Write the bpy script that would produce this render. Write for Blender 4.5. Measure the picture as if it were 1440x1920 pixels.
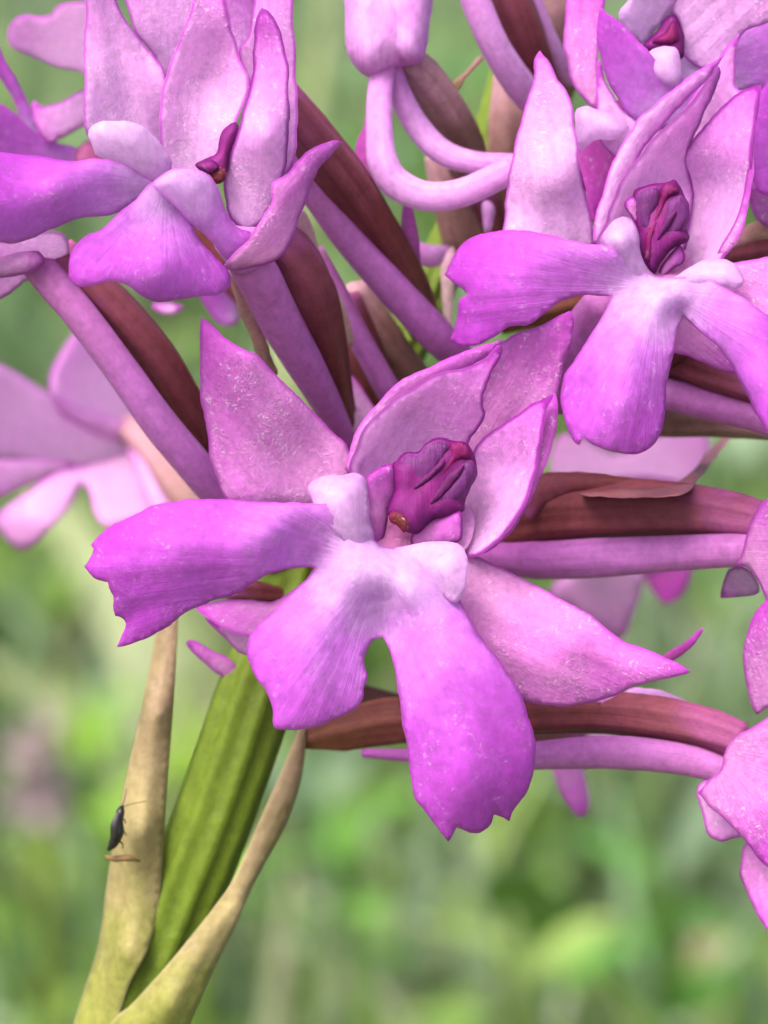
import bpy, math, random
import numpy as np
from mathutils import Vector, Matrix
from mathutils.geometry import delaunay_2d_cdt

for o in list(bpy.data.objects):
    bpy.data.objects.remove(o)
random.seed(7); rng = np.random.default_rng(7)
scene = bpy.context.scene
col = scene.collection

# ------------------------------------------------------------------ camera
D = 0.080                      # metres from the lens to the front flower
WID = 0.015                    # width of the view at that distance
PITCH = math.radians(12)
CAM = Vector((0.0, 0.0, 0.300))
cam = bpy.data.cameras.new('camera'); cam_o = bpy.data.objects.new('camera', cam); col.objects.link(cam_o)
cam_o.location = CAM; cam_o.rotation_euler = (math.pi/2 - PITCH, 0, 0)
cam.sensor_fit = 'HORIZONTAL'; cam.sensor_width = 36; cam.lens = 36*D/WID
cam.clip_start = 0.002; cam.clip_end = 500
cam.dof.use_dof = True; cam.dof.focus_distance = D + 0.0002
cam.dof.aperture_fstop = cam.lens/1.0      # entrance pupil 1 mm across
scene.camera = cam_o
RGT = np.array([1.0, 0, 0]); FWD = np.array([0, math.cos(PITCH), -math.sin(PITCH)]); UPV = np.array([0, math.sin(PITCH), math.cos(PITCH)])

# ------------------------------------------------------------------ sky, sun, exposure
SUN_EL = math.radians(56); SUN_AZ = math.radians(-36)      # azimuth: 0 = behind the camera, negative = from its left
sun_dir = Vector((math.sin(SUN_AZ)*math.cos(SUN_EL), -math.cos(SUN_AZ)*math.cos(SUN_EL), math.sin(SUN_EL)))
world = bpy.data.worlds.new('World'); scene.world = world; world.use_nodes = True
nt = world.node_tree; bg = nt.nodes['Background']
sky = nt.nodes.new('ShaderNodeTexSky'); sky.sky_type = 'NISHITA'; sky.sun_disc = False
sky.sun_elevation = SUN_EL; sky.sun_rotation = math.atan2(sun_dir.x, sun_dir.y); sky.air_density = 0.45; sky.dust_density = 7.0
nt.links.new(sky.outputs[0], bg.inputs[0]); bg.inputs[1].default_value = 0.15
sl = bpy.data.lights.new('sun', 'SUN'); sl.energy = 0.85; sl.angle = math.radians(40); sl.color = (1.0, 0.95, 0.88)
so = bpy.data.objects.new('sun', sl); col.objects.link(so); so.rotation_euler = sun_dir.to_track_quat('Z', 'Y').to_euler(); so.location = (0, 0, 3)
vs = scene.view_settings; vs.view_transform = 'Standard'; vs.look = 'None'; vs.exposure = 1.54; vs.gamma = 1.0; vs.use_curve_mapping = False

# ------------------------------------------------------------------ helpers
def P(x, y, d):
    """photo position (1440 x 1920) at d millimetres behind the front flower -> world metres"""
    x = np.asarray(x, float); y = np.asarray(y, float); d = np.asarray(d, float)
    k = (D + d*0.001)/D; u = WID/1440
    return (np.array(CAM) + FWD*((D + d*0.001)[..., None]) + RGT*((x-720)*u*k)[..., None] + UPV*((960-y)*u*k)[..., None])

def link_mesh(name, verts, faces, mats, parent=None, origin=None, attr=None, smooth=True, midx=None):
    origin = np.zeros(3) if origin is None else np.asarray(origin)
    me = bpy.data.meshes.new(name)
    v = np.asarray(verts) - origin
    me.from_pydata(v.tolist(), [], [list(map(int, f)) for f in faces])
    for m in (mats if isinstance(mats, (list, tuple)) else [mats]): me.materials.append(m)
    if smooth: me.polygons.foreach_set('use_smooth', [True]*len(me.polygons))
    if midx is not None: me.polygons.foreach_set('material_index', list(map(int, midx)))
    if attr is not None:
        a = me.attributes.new('petal', 'FLOAT_VECTOR', 'POINT'); a.data.foreach_set('vector', np.asarray(attr, np.float32).ravel())
    me.update()
    o = bpy.data.objects.new(name, me); col.objects.link(o)
    if parent is not None: o.parent = parent
    else: o.location = origin
    return o

def catmull(p, per):
    p = np.asarray(p, float); out = []
    q = np.vstack([2*p[0]-p[1], p, 2*p[-1]-p[-2]])
    for i in range(len(p)-1):
        a, b, c, e = q[i], q[i+1], q[i+2], q[i+3]
        for s in np.arange(per)/per:
            out.append(.5*((2*b)+(-a+c)*s+(2*a-5*b+4*c-e)*s*s+(-a+3*b-3*c+e)*s**3))
    out.append(p[-1]); return np.array(out)

def resample(p, step):
    L = np.r_[0, np.cumsum(np.linalg.norm(np.diff(p, axis=0), axis=1))]
    n = max(1, int(round(L[-1]/step))); s = np.linspace(0, L[-1], n+1)
    return np.stack([np.interp(s, L, p[:, k]) for k in range(p.shape[1])], 1)

def outline(pts, step):
    pts = list(pts); n = len(pts)
    cor = [i for i, p in enumerate(pts) if len(p) > 2]
    xy = [p[:2] for p in pts]
    if not cor:
        ext = xy[-2:]+xy+xy[:2]
        c = catmull(ext, 10)[20:20+10*n+1]
        return resample(c, step)[:-1]
    out = []
    for k, i in enumerate(cor):
        j = cor[(k+1) % len(cor)]
        if j <= i: j += n
        seg = [xy[m % n] for m in range(i, j+1)]
        c = catmull(seg, 10) if len(seg) > 2 else np.array(seg, float)
        out.append(resample(c, step)[:-1])
    return np.vstack(out)

def inside(poly, q):
    x, y = q[:, 0:1], q[:, 1:2]
    a = poly; b = np.roll(poly, -1, 0)
    c = ((a[:, 1] > y) != (b[:, 1] > y))
    with np.errstate(divide='ignore', invalid='ignore'):
        xi = (b[:, 0]-a[:, 0])*(y-a[:, 1])/(b[:, 1]-a[:, 1])+a[:, 0]
    return (np.sum(c & (x < xi), axis=1) % 2) == 1

def edge_dist(poly, q):
    a = poly; b = np.roll(poly, -1, 0); ab = b-a
    L = np.maximum((ab**2).sum(1), 1e-9)
    res = np.empty(len(q))
    for s in range(0, len(q), 400):
        w = q[s:s+400, None, :]-a[None]
        t = np.clip((w*ab[None]).sum(2)/L, 0, 1)
        res[s:s+400] = np.sqrt(((w-t[..., None]*ab[None])**2).sum(2).min(1))
    return res

def tps(ctrl, q):
    c = np.asarray(ctrl, float); X = c[:, :2]/100; z = c[:, 2]
    def U(r): return np.where(r > 1e-9, r*r*np.log(np.maximum(r, 1e-9)), 0)
    n = len(X); Q = q/100
    if n < 3: return np.full(len(q), z.mean()) if n == 1 else z[0]+(z[1]-z[0])*np.clip(((Q-X[0])@(X[1]-X[0]))/((X[1]-X[0])@(X[1]-X[0])), -.5, 1.5)
    K = U(np.linalg.norm(X[:, None]-X[None], axis=2))+np.eye(n)*0.03
    Pm = np.c_[np.ones(n), X]
    A = np.block([[K, Pm], [Pm.T, np.zeros((3, 3))]])
    w = np.linalg.lstsq(A, np.r_[z, 0, 0, 0], rcond=None)[0]
    return U(np.linalg.norm(Q[:, None]-X[None], axis=2))@w[:n]+np.c_[np.ones(len(Q)), Q]@w[n:]

def sheet2d(pts, step, jit=1.0):
    o = outline(pts, step)
    jt = rng.normal(0, 1.0, o.shape); jt = (jt+np.roll(jt, 1, 0)+np.roll(jt, -1, 0))/3; o = o+jt*min(2.0, step*.18)*jit      # margins are never drawn with a ruler
    lo, hi = o.min(0), o.max(0)
    ys = np.arange(lo[1], hi[1], step*.9); g = []
    for k, y in enumerate(ys):
        xs = np.arange(lo[0]+(k % 2)*step*.5, hi[0], step); g.append(np.c_[xs, np.full(len(xs), y)])
    g = np.vstack(g); g = g+rng.uniform(-.12, .12, g.shape)*step
    g = g[inside(o, g)]
    if len(g): g = g[edge_dist(o, g) > step*.55]
    allv = np.vstack([o, g]); n = len(o)
    r = delaunay_2d_cdt([Vector(p) for p in allv], [(i, (i+1) % n) for i in range(n)], [], 1, 1e-6)
    v = np.array([[p.x, p.y] for p in r[0]]); f = np.array([list(t) for t in r[2] if len(t) == 3])
    a, b, c = v[f[:, 0]], v[f[:, 1]], v[f[:, 2]]
    cr = (b[:, 0]-a[:, 0])*(c[:, 1]-a[:, 1])-(b[:, 1]-a[:, 1])*(c[:, 0]-a[:, 0])
    f[cr > 0] = f[cr > 0][:, ::-1]           # y runs down in the photo: this turns the faces to the viewer
    return o, v, f

def bound_edges(f):
    from collections import Counter
    cnt = Counter(); dirn = []
    for t in f:
        for k in range(3):
            a, b = int(t[k]), int(t[(k+1) % 3]); cnt[(min(a, b), max(a, b))] += 1; dirn.append((a, b))
    return [e for e in dirn if cnt[(min(e), max(e))] == 1]

def normals(v, f):
    n = np.zeros_like(v); fn = np.cross(v[f[:, 1]]-v[f[:, 0]], v[f[:, 2]]-v[f[:, 0]])
    for k in range(3): np.add.at(n, f[:, k], fn)
    return n/np.maximum(np.linalg.norm(n, axis=1), 1e-20)[:, None]

def petal_data(pts, ctrl, base, tip, th=.075, step=11, curl=.05, cw=14, wave=.03, grooves=0, seed=None, tl=None, jit=1.0):
    o, v, f = sheet2d(pts, step, jit)
    e = edge_dist(o, v)
    d = tps(ctrl, v)
    rs = np.random.default_rng(seed if seed is not None else int(abs(pts[0][0])*7+abs(pts[0][1])*3))
    for k in range(4):
        a = rs.uniform(0, 6.28); lam = rs.uniform(90, 260); d = d+wave*np.sin((v[:, 0]*math.cos(a)+v[:, 1]*math.sin(a))/lam*6.28+rs.uniform(0, 6.28))*(lam/200)**1.6
    base = np.array(base, float); tip = np.array(tip, float); ax = tip-base; L = np.linalg.norm(ax); ax /= L
    t = (np.linalg.norm(v-base, axis=1)/L) if tl is None else np.linalg.norm(v-base, axis=1)/tl
    s = ((v-base)@np.array([-ax[1], ax[0]]))/L
    if tl is not None:
        q = v-base; s = np.arctan2(q[:, 0], q[:, 1]+1e-6)*1.3     # veins fan out from the throat
    if grooves: d = d+grooves*np.cos(s*42)*np.clip(e/30, 0, 1)*.5
    d = d+curl*np.exp(-(e/cw)**2)
    w = P(v[:, 0], v[:, 1], d)
    nrm = normals(w, f)
    tk = th*.001*np.clip(.25+.75*e/22, 0, 1)
    back = w-nrm*tk[:, None]
    n = len(w)
    faces = [list(t_) for t_ in f]+[[t_[0]+n, t_[2]+n, t_[1]+n] for t_ in f]
    for a, b in bound_edges(f): faces.append([b, a, a+n, b+n])
    at = np.c_[t, s, e*WID/1440*1000]
    return np.vstack([w, back]), faces, np.vstack([at, at])

def pillow_data(pts, ctrl, bulge=.4, w=30, back=.5, step=9, base=None, tip=None, wave=.02):
    o, v, f = sheet2d(pts, step)
    e = edge_dist(o, v); d = tps(ctrl, v)
    h = bulge*np.sqrt(np.clip(1-(1-np.clip(e/w, 0, 1))**2, 0, 1))
    h = h+wave*np.sin(v[:, 0]*.11+v[:, 1]*.07)*np.clip(e/w, 0, 1)
    fr = P(v[:, 0], v[:, 1], d-h); bk = P(v[:, 0], v[:, 1], d+h*back+.01)
    n = len(v)
    be = bound_edges(f)
    faces = [list(t) for t in f]+[[t[0]+n, t[2]+n, t[1]+n] for t in f]+[[b, a, a+n, b+n] for a, b in be]
    c = v.mean(0) if base is None else np.array(base, float)
    L = np.linalg.norm(v-c, axis=1).max() if tip is None else np.linalg.norm(np.array(tip, float)-c)
    at = np.c_[np.linalg.norm(v-c, axis=1)/L, (v[:, 0]-c[0])/L, e*WID/1440*1000]
    return np.vstack([fr, bk]), faces, np.vstack([at, at])

def tube_data(pts, rad, ribs=0, amp=0.0, twist=0.0, n=22, per=7, flat=1.0, world=False):
    p = catmull(pts, per); m = len(p)
    r = np.interp(np.linspace(0, 1, m), np.linspace(0, 1, len(rad)), rad)
    w = p if world else P(p[:, 0], p[:, 1], p[:, 2])
    k = 1.0 if world else (D+p[:, 2]*.001)/D*WID/1440
    r = r*k
    T = np.gradient(w, axis=0); T /= np.linalg.norm(T, axis=1)[:, None]
    N = np.cross(T[0], FWD); N /= np.linalg.norm(N)
    vs, at = [], []
    L = np.r_[0, np.cumsum(np.linalg.norm(np.diff(w, axis=0), axis=1))]; L /= L[-1]
    for i in range(m):
        N = N-T[i]*(N@T[i]); N /= np.linalg.norm(N); B = np.cross(T[i], N)
        th = np.arange(n)/n*2*math.pi
        rr = r[i]*(1+amp*np.cos(ribs*th+twist*L[i]*6.28))
        vs.append(w[i]+np.outer(rr*np.cos(th), N)+np.outer(rr*np.sin(th)*flat, B))
        at.append(np.c_[np.full(n, L[i]), th/6.2832, np.full(n, r[i]*1000)])
    f = []
    for i in range(m-1):
        for j in range(n):
            f.append([i*n+j, i*n+(j+1) % n, (i+1)*n+(j+1) % n, (i+1)*n+j])
    V = np.vstack(vs); A = np.vstack(at)
    V = np.vstack([V, w[0]-T[0]*r[0]*.4, w[-1]+T[-1]*r[-1]*.4]); A = np.vstack([A, [[0, 0, 0], [1, 0, 0]]])
    for j in range(n):
        f.append([m*n, (j+1) % n, j]); f.append([m*n+1, (m-1)*n+j, (m-1)*n+(j+1) % n])
    return V, f, A

# ------------------------------------------------------------------ materials
def new_mat(name):
    m = bpy.data.materials.new(name); m.use_nodes = True
    t = m.node_tree; t.nodes.clear(); return m, t, t.nodes, t.links
def ramp(nodes, stops, interp='EASE'):
    r = nodes.new('ShaderNodeValToRGB'); cr = r.color_ramp; cr.interpolation = interp
    while len(cr.elements) < len(stops): cr.elements.new(.5)
    for e, (p, c) in zip(cr.elements, stops): e.position = p; e.color = (*c, 1)
    return r
def math_node(nodes, links, op, a, b=None, clamp=False):
    n = nodes.new('ShaderNodeMath'); n.operation = op; n.use_clamp = clamp
    for i, x in enumerate((a, b)):
        if x is None: continue
        if isinstance(x, (int, float)): n.inputs[i].default_value = x
        else: links.new(x, n.inputs[i])
    return n.outputs[0]
def mix_col(nodes, links, fac, a, b, mode='MIX'):
    n = nodes.new('ShaderNodeMix'); n.data_type = 'RGBA'; n.blend_type = mode
    for sock, x in ((n.inputs[0], fac), (n.inputs[6], a), (n.inputs[7], b)):
        if isinstance(x, (int, float)): sock.default_value = x
        elif isinstance(x, tuple): sock.default_value = (*x, 1)
        else: links.new(x, sock)
    return n.outputs[2]

def petal_mat(name, stops, rim, rim_w=.10, rim_s=.8, vein=.25, vein_col=(.50, .07, .58), bump=.25, cell=11.0, trans=.55, rough=.42, spec=.15, mott=.25, glint=.25):
    m, t, N, L = new_mat(name)
    at = N.new('ShaderNodeAttribute'); at.attribute_name = 'petal'
    sx = N.new('ShaderNodeSeparateXYZ'); L.new(at.outputs['Vector'], sx.inputs[0])
    tc = N.new('ShaderNodeTexCoord'); oi = N.new('ShaderNodeObjectInfo')
    sc = N.new('ShaderNodeVectorMath'); sc.operation = 'SCALE'; L.new(tc.outputs['Object'], sc.inputs[0]); sc.inputs[3].default_value = 1000
    mm = sc.outputs[0]
    big = N.new('ShaderNodeTexNoise'); L.new(mm, big.inputs['Vector']); big.inputs['Scale'].default_value = 1.1; big.inputs['Detail'].default_value = 3
    tt = math_node(N, L, 'ADD', sx.outputs[0], math_node(N, L, 'MULTIPLY', math_node(N, L, 'SUBTRACT', big.outputs[0], .5), mott))
    cr = ramp(N, stops); L.new(tt, cr.inputs[0])
    # veins that run from base to tip
    cb = N.new('ShaderNodeCombineXYZ')
    L.new(math_node(N, L, 'MULTIPLY', sx.outputs[1], 20), cb.inputs[0]); L.new(math_node(N, L, 'MULTIPLY', sx.outputs[0], 1.6), cb.inputs[1]); L.new(math_node(N, L, 'MULTIPLY', oi.outputs['Random'], 40), cb.inputs[2])
    vn = N.new('ShaderNodeTexNoise'); L.new(cb.outputs[0], vn.inputs['Vector']); vn.inputs['Scale'].default_value = 1.0; vn.inputs['Detail'].default_value = 4; vn.inputs['Roughness'].default_value = .6
    vf = N.new('ShaderNodeMapRange'); L.new(vn.outputs[0], vf.inputs[0]); vf.inputs[1].default_value = .46; vf.inputs[2].default_value = .66; vf.inputs[3].default_value = 0; vf.inputs[4].default_value = vein
    fd = N.new('ShaderNodeMapRange'); L.new(sx.outputs[0], fd.inputs[0]); fd.inputs[1].default_value = .08; fd.inputs[2].default_value = .55; fd.inputs[3].default_value = .25
    c1 = mix_col(N, L, math_node(N, L, 'MULTIPLY', vf.outputs[0], fd.outputs[0]), cr.outputs[0], vein_col)
    # fine cell mottling
    vo = N.new('ShaderNodeTexVoronoi'); L.new(mm, vo.inputs['Vector']); vo.inputs['Scale'].default_value = cell
    cn = N.new('ShaderNodeTexNoise'); L.new(mm, cn.inputs['Vector']); cn.inputs['Scale'].default_value = cell*.55; cn.inputs['Detail'].default_value = 5; cn.inputs['Roughness'].default_value = .7
    dk = N.new('ShaderNodeMapRange'); L.new(cn.outputs[0], dk.inputs[0]); dk.inputs[1].default_value = .3; dk.inputs[2].default_value = .7; dk.inputs[3].default_value = .70; dk.inputs[4].default_value = 1.16
    cc = N.new('ShaderNodeVectorMath'); cc.operation = 'SCALE'; L.new(c1, cc.inputs[0]); L.new(dk.outputs[0], cc.inputs[3])
    # surface sparkle painted into the colour as pale flecks in patches
    sv = N.new('ShaderNodeTexVoronoi'); sv.inputs['Scale'].default_value = 11; sv.inputs['Randomness'].default_value = 1.0
    wz = N.new('ShaderNodeTexNoise'); L.new(mm, wz.inputs['Vector']); wz.inputs['Scale'].default_value = 5; wz.inputs['Detail'].default_value = 2
    wm = N.new('ShaderNodeMix'); wm.data_type = 'VECTOR'; wm.inputs[0].default_value = .35; L.new(mm, wm.inputs[4]); L.new(wz.outputs['Color'], wm.inputs[5]); L.new(wm.outputs[1], sv.inputs['Vector'])
    sm = N.new('ShaderNodeMapRange'); L.new(sv.outputs['Distance'], sm.inputs[0]); sm.inputs[1].default_value = .18; sm.inputs[2].default_value = .42; sm.inputs[3].default_value = 1; sm.inputs[4].default_value = 0
    gp = N.new('ShaderNodeTexNoise'); L.new(mm, gp.inputs['Vector']); gp.inputs['Scale'].default_value = 1.3; gp.inputs['Detail'].default_value = 4; gp.inputs['Roughness'].default_value = .7
    gw = N.new('ShaderNodeMapRange'); L.new(gp.outputs[0], gw.inputs[0]); gw.inputs[1].default_value = .40; gw.inputs[2].default_value = .60; gw.inputs[3].default_value = .0; gw.inputs[4].default_value = 1.0
    sc2 = N.new('ShaderNodeSeparateColor'); L.new(sv.outputs['Color'], sc2.inputs[0])
    spk = math_node(N, L, 'MULTIPLY', math_node(N, L, 'MULTIPLY', sm.outputs[0], gw.outputs[0]), math_node(N, L, 'POWER', sc2.outputs[0], 1.5))
    cc2 = mix_col(N, L, math_node(N, L, 'MULTIPLY', spk, min(1, glint*1.5)), cc.outputs[0], (.92, .78, .92))
    # pigmented margin
    rm = N.new('ShaderNodeMapRange'); L.new(sx.outputs[2], rm.inputs[0]); rm.inputs[1].default_value = rim_w*.35; rm.inputs[2].default_value = rim_w*1.1; rm.inputs[3].default_value = rim_s; rm.inputs[4].default_value = 0
    c2 = mix_col(N, L, rm.outputs[0], cc2, rim)
    hgt = math_node(N, L, 'ADD', math_node(N, L, 'MULTIPLY', cn.outputs[0], .8), math_node(N, L, 'MULTIPLY', vn.outputs[0], 1.2))
    hgt = math_node(N, L, 'ADD', hgt, math_node(N, L, 'MULTIPLY', math_node(N, L, 'MULTIPLY', sm.outputs[0], gw.outputs[0]), glint*.55))
    bp = N.new('ShaderNodeBump'); bp.inputs['Strength'].default_value = bump*.6; bp.inputs['Distance'].default_value = .00006; L.new(hgt, bp.inputs['Height'])
    gl = N.new('ShaderNodeTexVoronoi'); gl.voronoi_dimensions = '3D'; L.new(mm, gl.inputs['Vector']); gl.inputs['Scale'].default_value = 15
    bc = N.new('ShaderNodeBump'); bc.inputs['Strength'].default_value = 1.0; bc.inputs['Distance'].default_value = .00009; L.new(gl.outputs['Distance'], bc.inputs['Height'])
    pb = N.new('ShaderNodeBsdfPrincipled'); L.new(c2, pb.inputs['Base Color']); pb.inputs['Roughness'].default_value = .55; pb.inputs['Specular IOR Level'].default_value = spec; L.new(bp.outputs[0], pb.inputs['Normal'])
    L.new(math_node(N, L, 'MULTIPLY', gw.outputs[0], glint), pb.inputs['Coat Weight']); pb.inputs['Coat Roughness'].default_value = .16; pb.inputs['Coat IOR'].default_value = 1.7; L.new(bc.outputs[0], pb.inputs['Coat Normal'])
    tcol = mix_col(N, L, .45, c2, (1.0, .90, 1.0))
    tr = N.new('ShaderNodeBsdfTranslucent'); L.new(tcol, tr.inputs[0]); L.new(bp.outputs[0], tr.inputs['Normal'])
    mx = N.new('ShaderNodeMixShader'); mx.inputs[0].default_value = trans; L.new(pb.outputs[0], mx.inputs[1]); L.new(tr.outputs[0], mx.inputs[2])
    out = N.new('ShaderNodeOutputMaterial'); L.new(mx.outputs[0], out.inputs[0])
    return m

M = {}
TIP = (.50, .05, .58); RIM = (.30, .008, .33)
NO = dict(rim_w=.001, rim_s=0)
M['lip'] = petal_mat('lip_magenta', [(.0, (.68, .44, .78)), (.15, (.66, .37, .76)), (.36, (.60, .18, .71)), (.64, (.55, .095, .64)), (1, TIP)], (.52, .04, .55), rim_w=.05, rim_s=.6, vein=.45, vein_col=(.50, .085, .60), bump=.7, cell=9, glint=.22, mott=.36)
M['sepal'] = petal_mat('sepal_pink', [(.0, (.70, .32, .65)), (.45, (.68, .25, .65)), (.8, (.64, .15, .64)), (1, (.58, .08, .60))], (.48, .03, .52), rim_w=.06, rim_s=.75, vein=.45, vein_col=(.62, .10, .60), bump=1.0, cell=14, glint=.6, mott=.5)
M['hood'] = petal_mat('hood_petal_lilac', [(.0, (.75, .43, .77)), (.4, (.74, .37, .76)), (.75, (.70, .24, .71)), (1, (.60, .08, .61))], RIM, rim_w=.075, rim_s=1.0, vein=.25, vein_col=(.62, .14, .66), bump=.7, cell=12, glint=.5)
M['pale'] = petal_mat('pale_pink_petal', [(.0, (.82, .50, .83)), (.5, (.82, .44, .82)), (1, (.74, .26, .74))], (.50, .05, .54), rim_w=.06, rim_s=.9, vein=.25, vein_col=(.72, .26, .74), bump=.8, cell=12, glint=.6)
M['ridge'] = petal_mat('lip_ridge_white', [(.0, (.69, .44, .75)), (.6, (.68, .42, .74)), (1, (.66, .36, .73))], (.66, .36, .73), rim_w=.05, rim_s=.3, vein=.05, bump=.3, cell=10, glint=.1)
M['spur'] = petal_mat('spur_lilac', [(.0, (.52, .17, .50)), (.5, (.50, .17, .53)), (1, (.42, .10, .44))], (.5, .1, .6), vein=.45, vein_col=(.34, .07, .34), bump=.5, cell=9, trans=.3, glint=.0, **NO)
M['spur_pale'] = petal_mat('spur_pale_lilac', [(.0, (.66, .26, .68)), (.5, (.70, .36, .74)), (1, (.64, .26, .66))], (.5, .1, .6), vein=.45, vein_col=(.52, .14, .56), bump=.4, cell=9, trans=.35, glint=.0, **NO)
M['ovary'] = petal_mat('ovary_maroon', [(.0, (.27, .065, .18)), (.16, (.19, .05, .075)), (.5, (.165, .043, .048)), (1, (.145, .056, .03))], (.2, .05, .1), vein=.7, vein_col=(.085, .012, .022), bump=.7, cell=8, trans=.05, mott=.5, glint=.0, **NO)
M['ovary_tan'] = petal_mat('ovary_tan', [(.0, (.40, .22, .26)), (.5, (.25, .14, .12)), (1, (.19, .12, .055))], (.2, .05, .1), vein=.6, vein_col=(.19, .065, .075), bump=.6, cell=8, trans=.08, mott=.4, glint=.0, **NO)
M['bract'] = petal_mat('bract_magenta', [(.0, (.30, .12, .10)), (.4, (.48, .06, .42)), (1, (.54, .05, .50))], (.5, .05, .5), rim_w=.03, rim_s=.3, vein=.3, vein_col=(.4, .03, .36), bump=.5)
M['bract_tan'] = petal_mat('bract_tan', [(.0, (.30, .22, .08)), (.5, (.45, .27, .20)), (1, (.54, .28, .30))], (.5, .3, .28), rim_w=.03, rim_s=.3, vein=.3, vein_col=(.36, .18, .10), bump=.5, trans=.35)
M['bract_salmon'] = petal_mat('bract_salmon', [(.0, (.26, .09, .10)), (.4, (.36, .15, .17)), (1, (.40, .14, .22))], (.36, .14, .18), rim_w=.03, rim_s=.3, vein=.3, vein_col=(.26, .08, .10), bump=.5, trans=.3, glint=.0)
M['bract_pale'] = petal_mat('bract_pale', [(.0, (.58, .46, .34)), (.5, (.70, .52, .50)), (1, (.70, .40, .56))], (.6, .4, .45), rim_w=.03, rim_s=.3, vein=.3, vein_col=(.50, .34, .24), bump=.5, trans=.35)
M['col_dark'] = petal_mat('column_purple', [(.0, (.19, .014, .15)), (.5, (.16, .011, .135)), (1, (.125, .008, .115))], (.085, .002, .09), rim_w=.045, rim_s=.9, vein=.5, vein_col=(.12, .012, .12), bump=.5, cell=7, trans=.12, glint=.03)
M['col_grey'] = petal_mat('pollinia_grey_purple', [(.0, (.11, .02, .12)), (.6, (.095, .013, .105)), (1, (.065, .006, .07))], (.21, .05, .22), rim_w=.03, rim_s=.5, vein=.5, vein_col=(.20, .05, .21), bump=.5, cell=7, trans=.06, glint=.03)
M['col_red'] = petal_mat('column_crimson', [(.0, (.15, .003, .075)), (1, (.11, .002, .07))], (.10, .002, .07), rim_w=.03, rim_s=.7, vein=.3, vein_col=(.18, .01, .11), bump=.4, cell=7, trans=.1, glint=.08)
M['col_slot'] = petal_mat('column_slot', [(.0, (.07, .004, .065)), (1, (.09, .005, .08))], (.09, .004, .08), rim_w=.03, rim_s=.5, vein=.2, vein_col=(.03, .001, .03), bump=.3, trans=.0, glint=.02)
M['col_wing'] = petal_mat('column_wing_pink', [(.0, (.60, .22, .55)), (.6, (.50, .12, .48)), (1, (.44, .07, .44))], (.20, .005, .21), rim_w=.05, rim_s=.95, vein=.2, bump=.3, cell=8, trans=.35)
M['stigma'] = petal_mat('stigma_rust', [(.0, (.09, .010, .012)), (1, (.08, .005, .022))], (.16, .008, .05), rim_w=.05, rim_s=.6, vein=.4, vein_col=(.14, .018, .012), bump=.5, trans=.0)
M['throat'] = petal_mat('throat_pink', [(.0, (.48, .14, .34)), (.6, (.56, .20, .46)), (1, (.64, .28, .62))], (.6, .2, .5), rim_w=.03, rim_s=.3, vein=.1, bump=.3, trans=.3)
M['stem'] = petal_mat('stem_green', [(.0, (.12, .18, .016)), (.5, (.11, .165, .014)), (1, (.09, .13, .014))], (.2, .3, .1), vein=.75, vein_col=(.045, .08, .006), bump=.8, cell=7, trans=.10, mott=.3, glint=.02, **NO)
M['leaf_tan'] = petal_mat('stem_leaf_tan', [(.0, (.22, .29, .03)), (.30, (.26, .27, .065)), (.52, (.32, .265, .12)), (.8, (.31, .23, .135)), (1, (.29, .20, .13))], (.34, .29, .16), rim_w=.06, rim_s=.5, vein=.5, vein_col=(.25, .21, .08), bump=.9, cell=8, trans=.2, mott=.35, glint=.06)

# ------------------------------------------------------------------ the orchid
ORG = np.array([-0.030, 0.086, 0.0])
orchid = bpy.data.objects.new('orchid', None); col.objects.link(orchid); orchid.location = ORG
orchid.empty_display_size = .01
orchid['label'] = 'pink pyramidal orchid spike with many open flowers on a ridged green stem'; orchid['category'] = 'orchid'

class Flower:
    def __init__(s, base, label):
        s.w = P(*base); s.o = bpy.data.objects.new('flower', None); col.objects.link(s.o); s.o.parent = orchid; s.o.location = s.w-ORG; s.o.empty_display_size = .002
        s.o['label'] = label
    zoff = 0.0
    def petal(s, pts, ctrl, base, tip, mat='sepal', name='sepal', **k):
        ctrl = [(c[0], c[1], c[2]+s.zoff) for c in ctrl]
        v, f, a = petal_data(pts, ctrl, base, tip, **k); return link_mesh(name, v, f, M[mat], s.o, s.w, a)
    def pillow(s, pts, ctrl, mat='ridge', name='lip_ridge', **k):
        v, f, a = pillow_data(pts, ctrl, **k); return link_mesh(name, v, f, M[mat], s.o, s.w, a)
    def tube(s, pts, rad, mat='spur', name='spur', **k):
        if s.zoff: pts = [(p[0], p[1], p[2]+s.zoff*(1-i/(len(pts)-1))) for i, p in enumerate(pts)]
        v, f, a = tube_data(pts, rad, **k); return link_mesh(name, v, f, M[mat], s.o, s.w, a)
    def ovary(s, pts, rad, mat='ovary', twist=.8):
        return s.tube(pts, rad, mat, 'ovary', ribs=6, amp=.07, twist=twist, n=36)
    def column(s, pieces):
        V, F, A, I, mats = [], [], [], [], []
        off = 0
        for mat, data in pieces:
            v, f, a = data
            if M[mat] not in mats: mats.append(M[mat])
            V.append(v); A.append(a); F += [[i+off for i in q] for q in f]; I += [mats.index(M[mat])]*len(f); off += len(v)
        return link_mesh('column', np.vstack(V), F, mats, s.o, s.w, np.vstack(A), midx=I)

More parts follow.
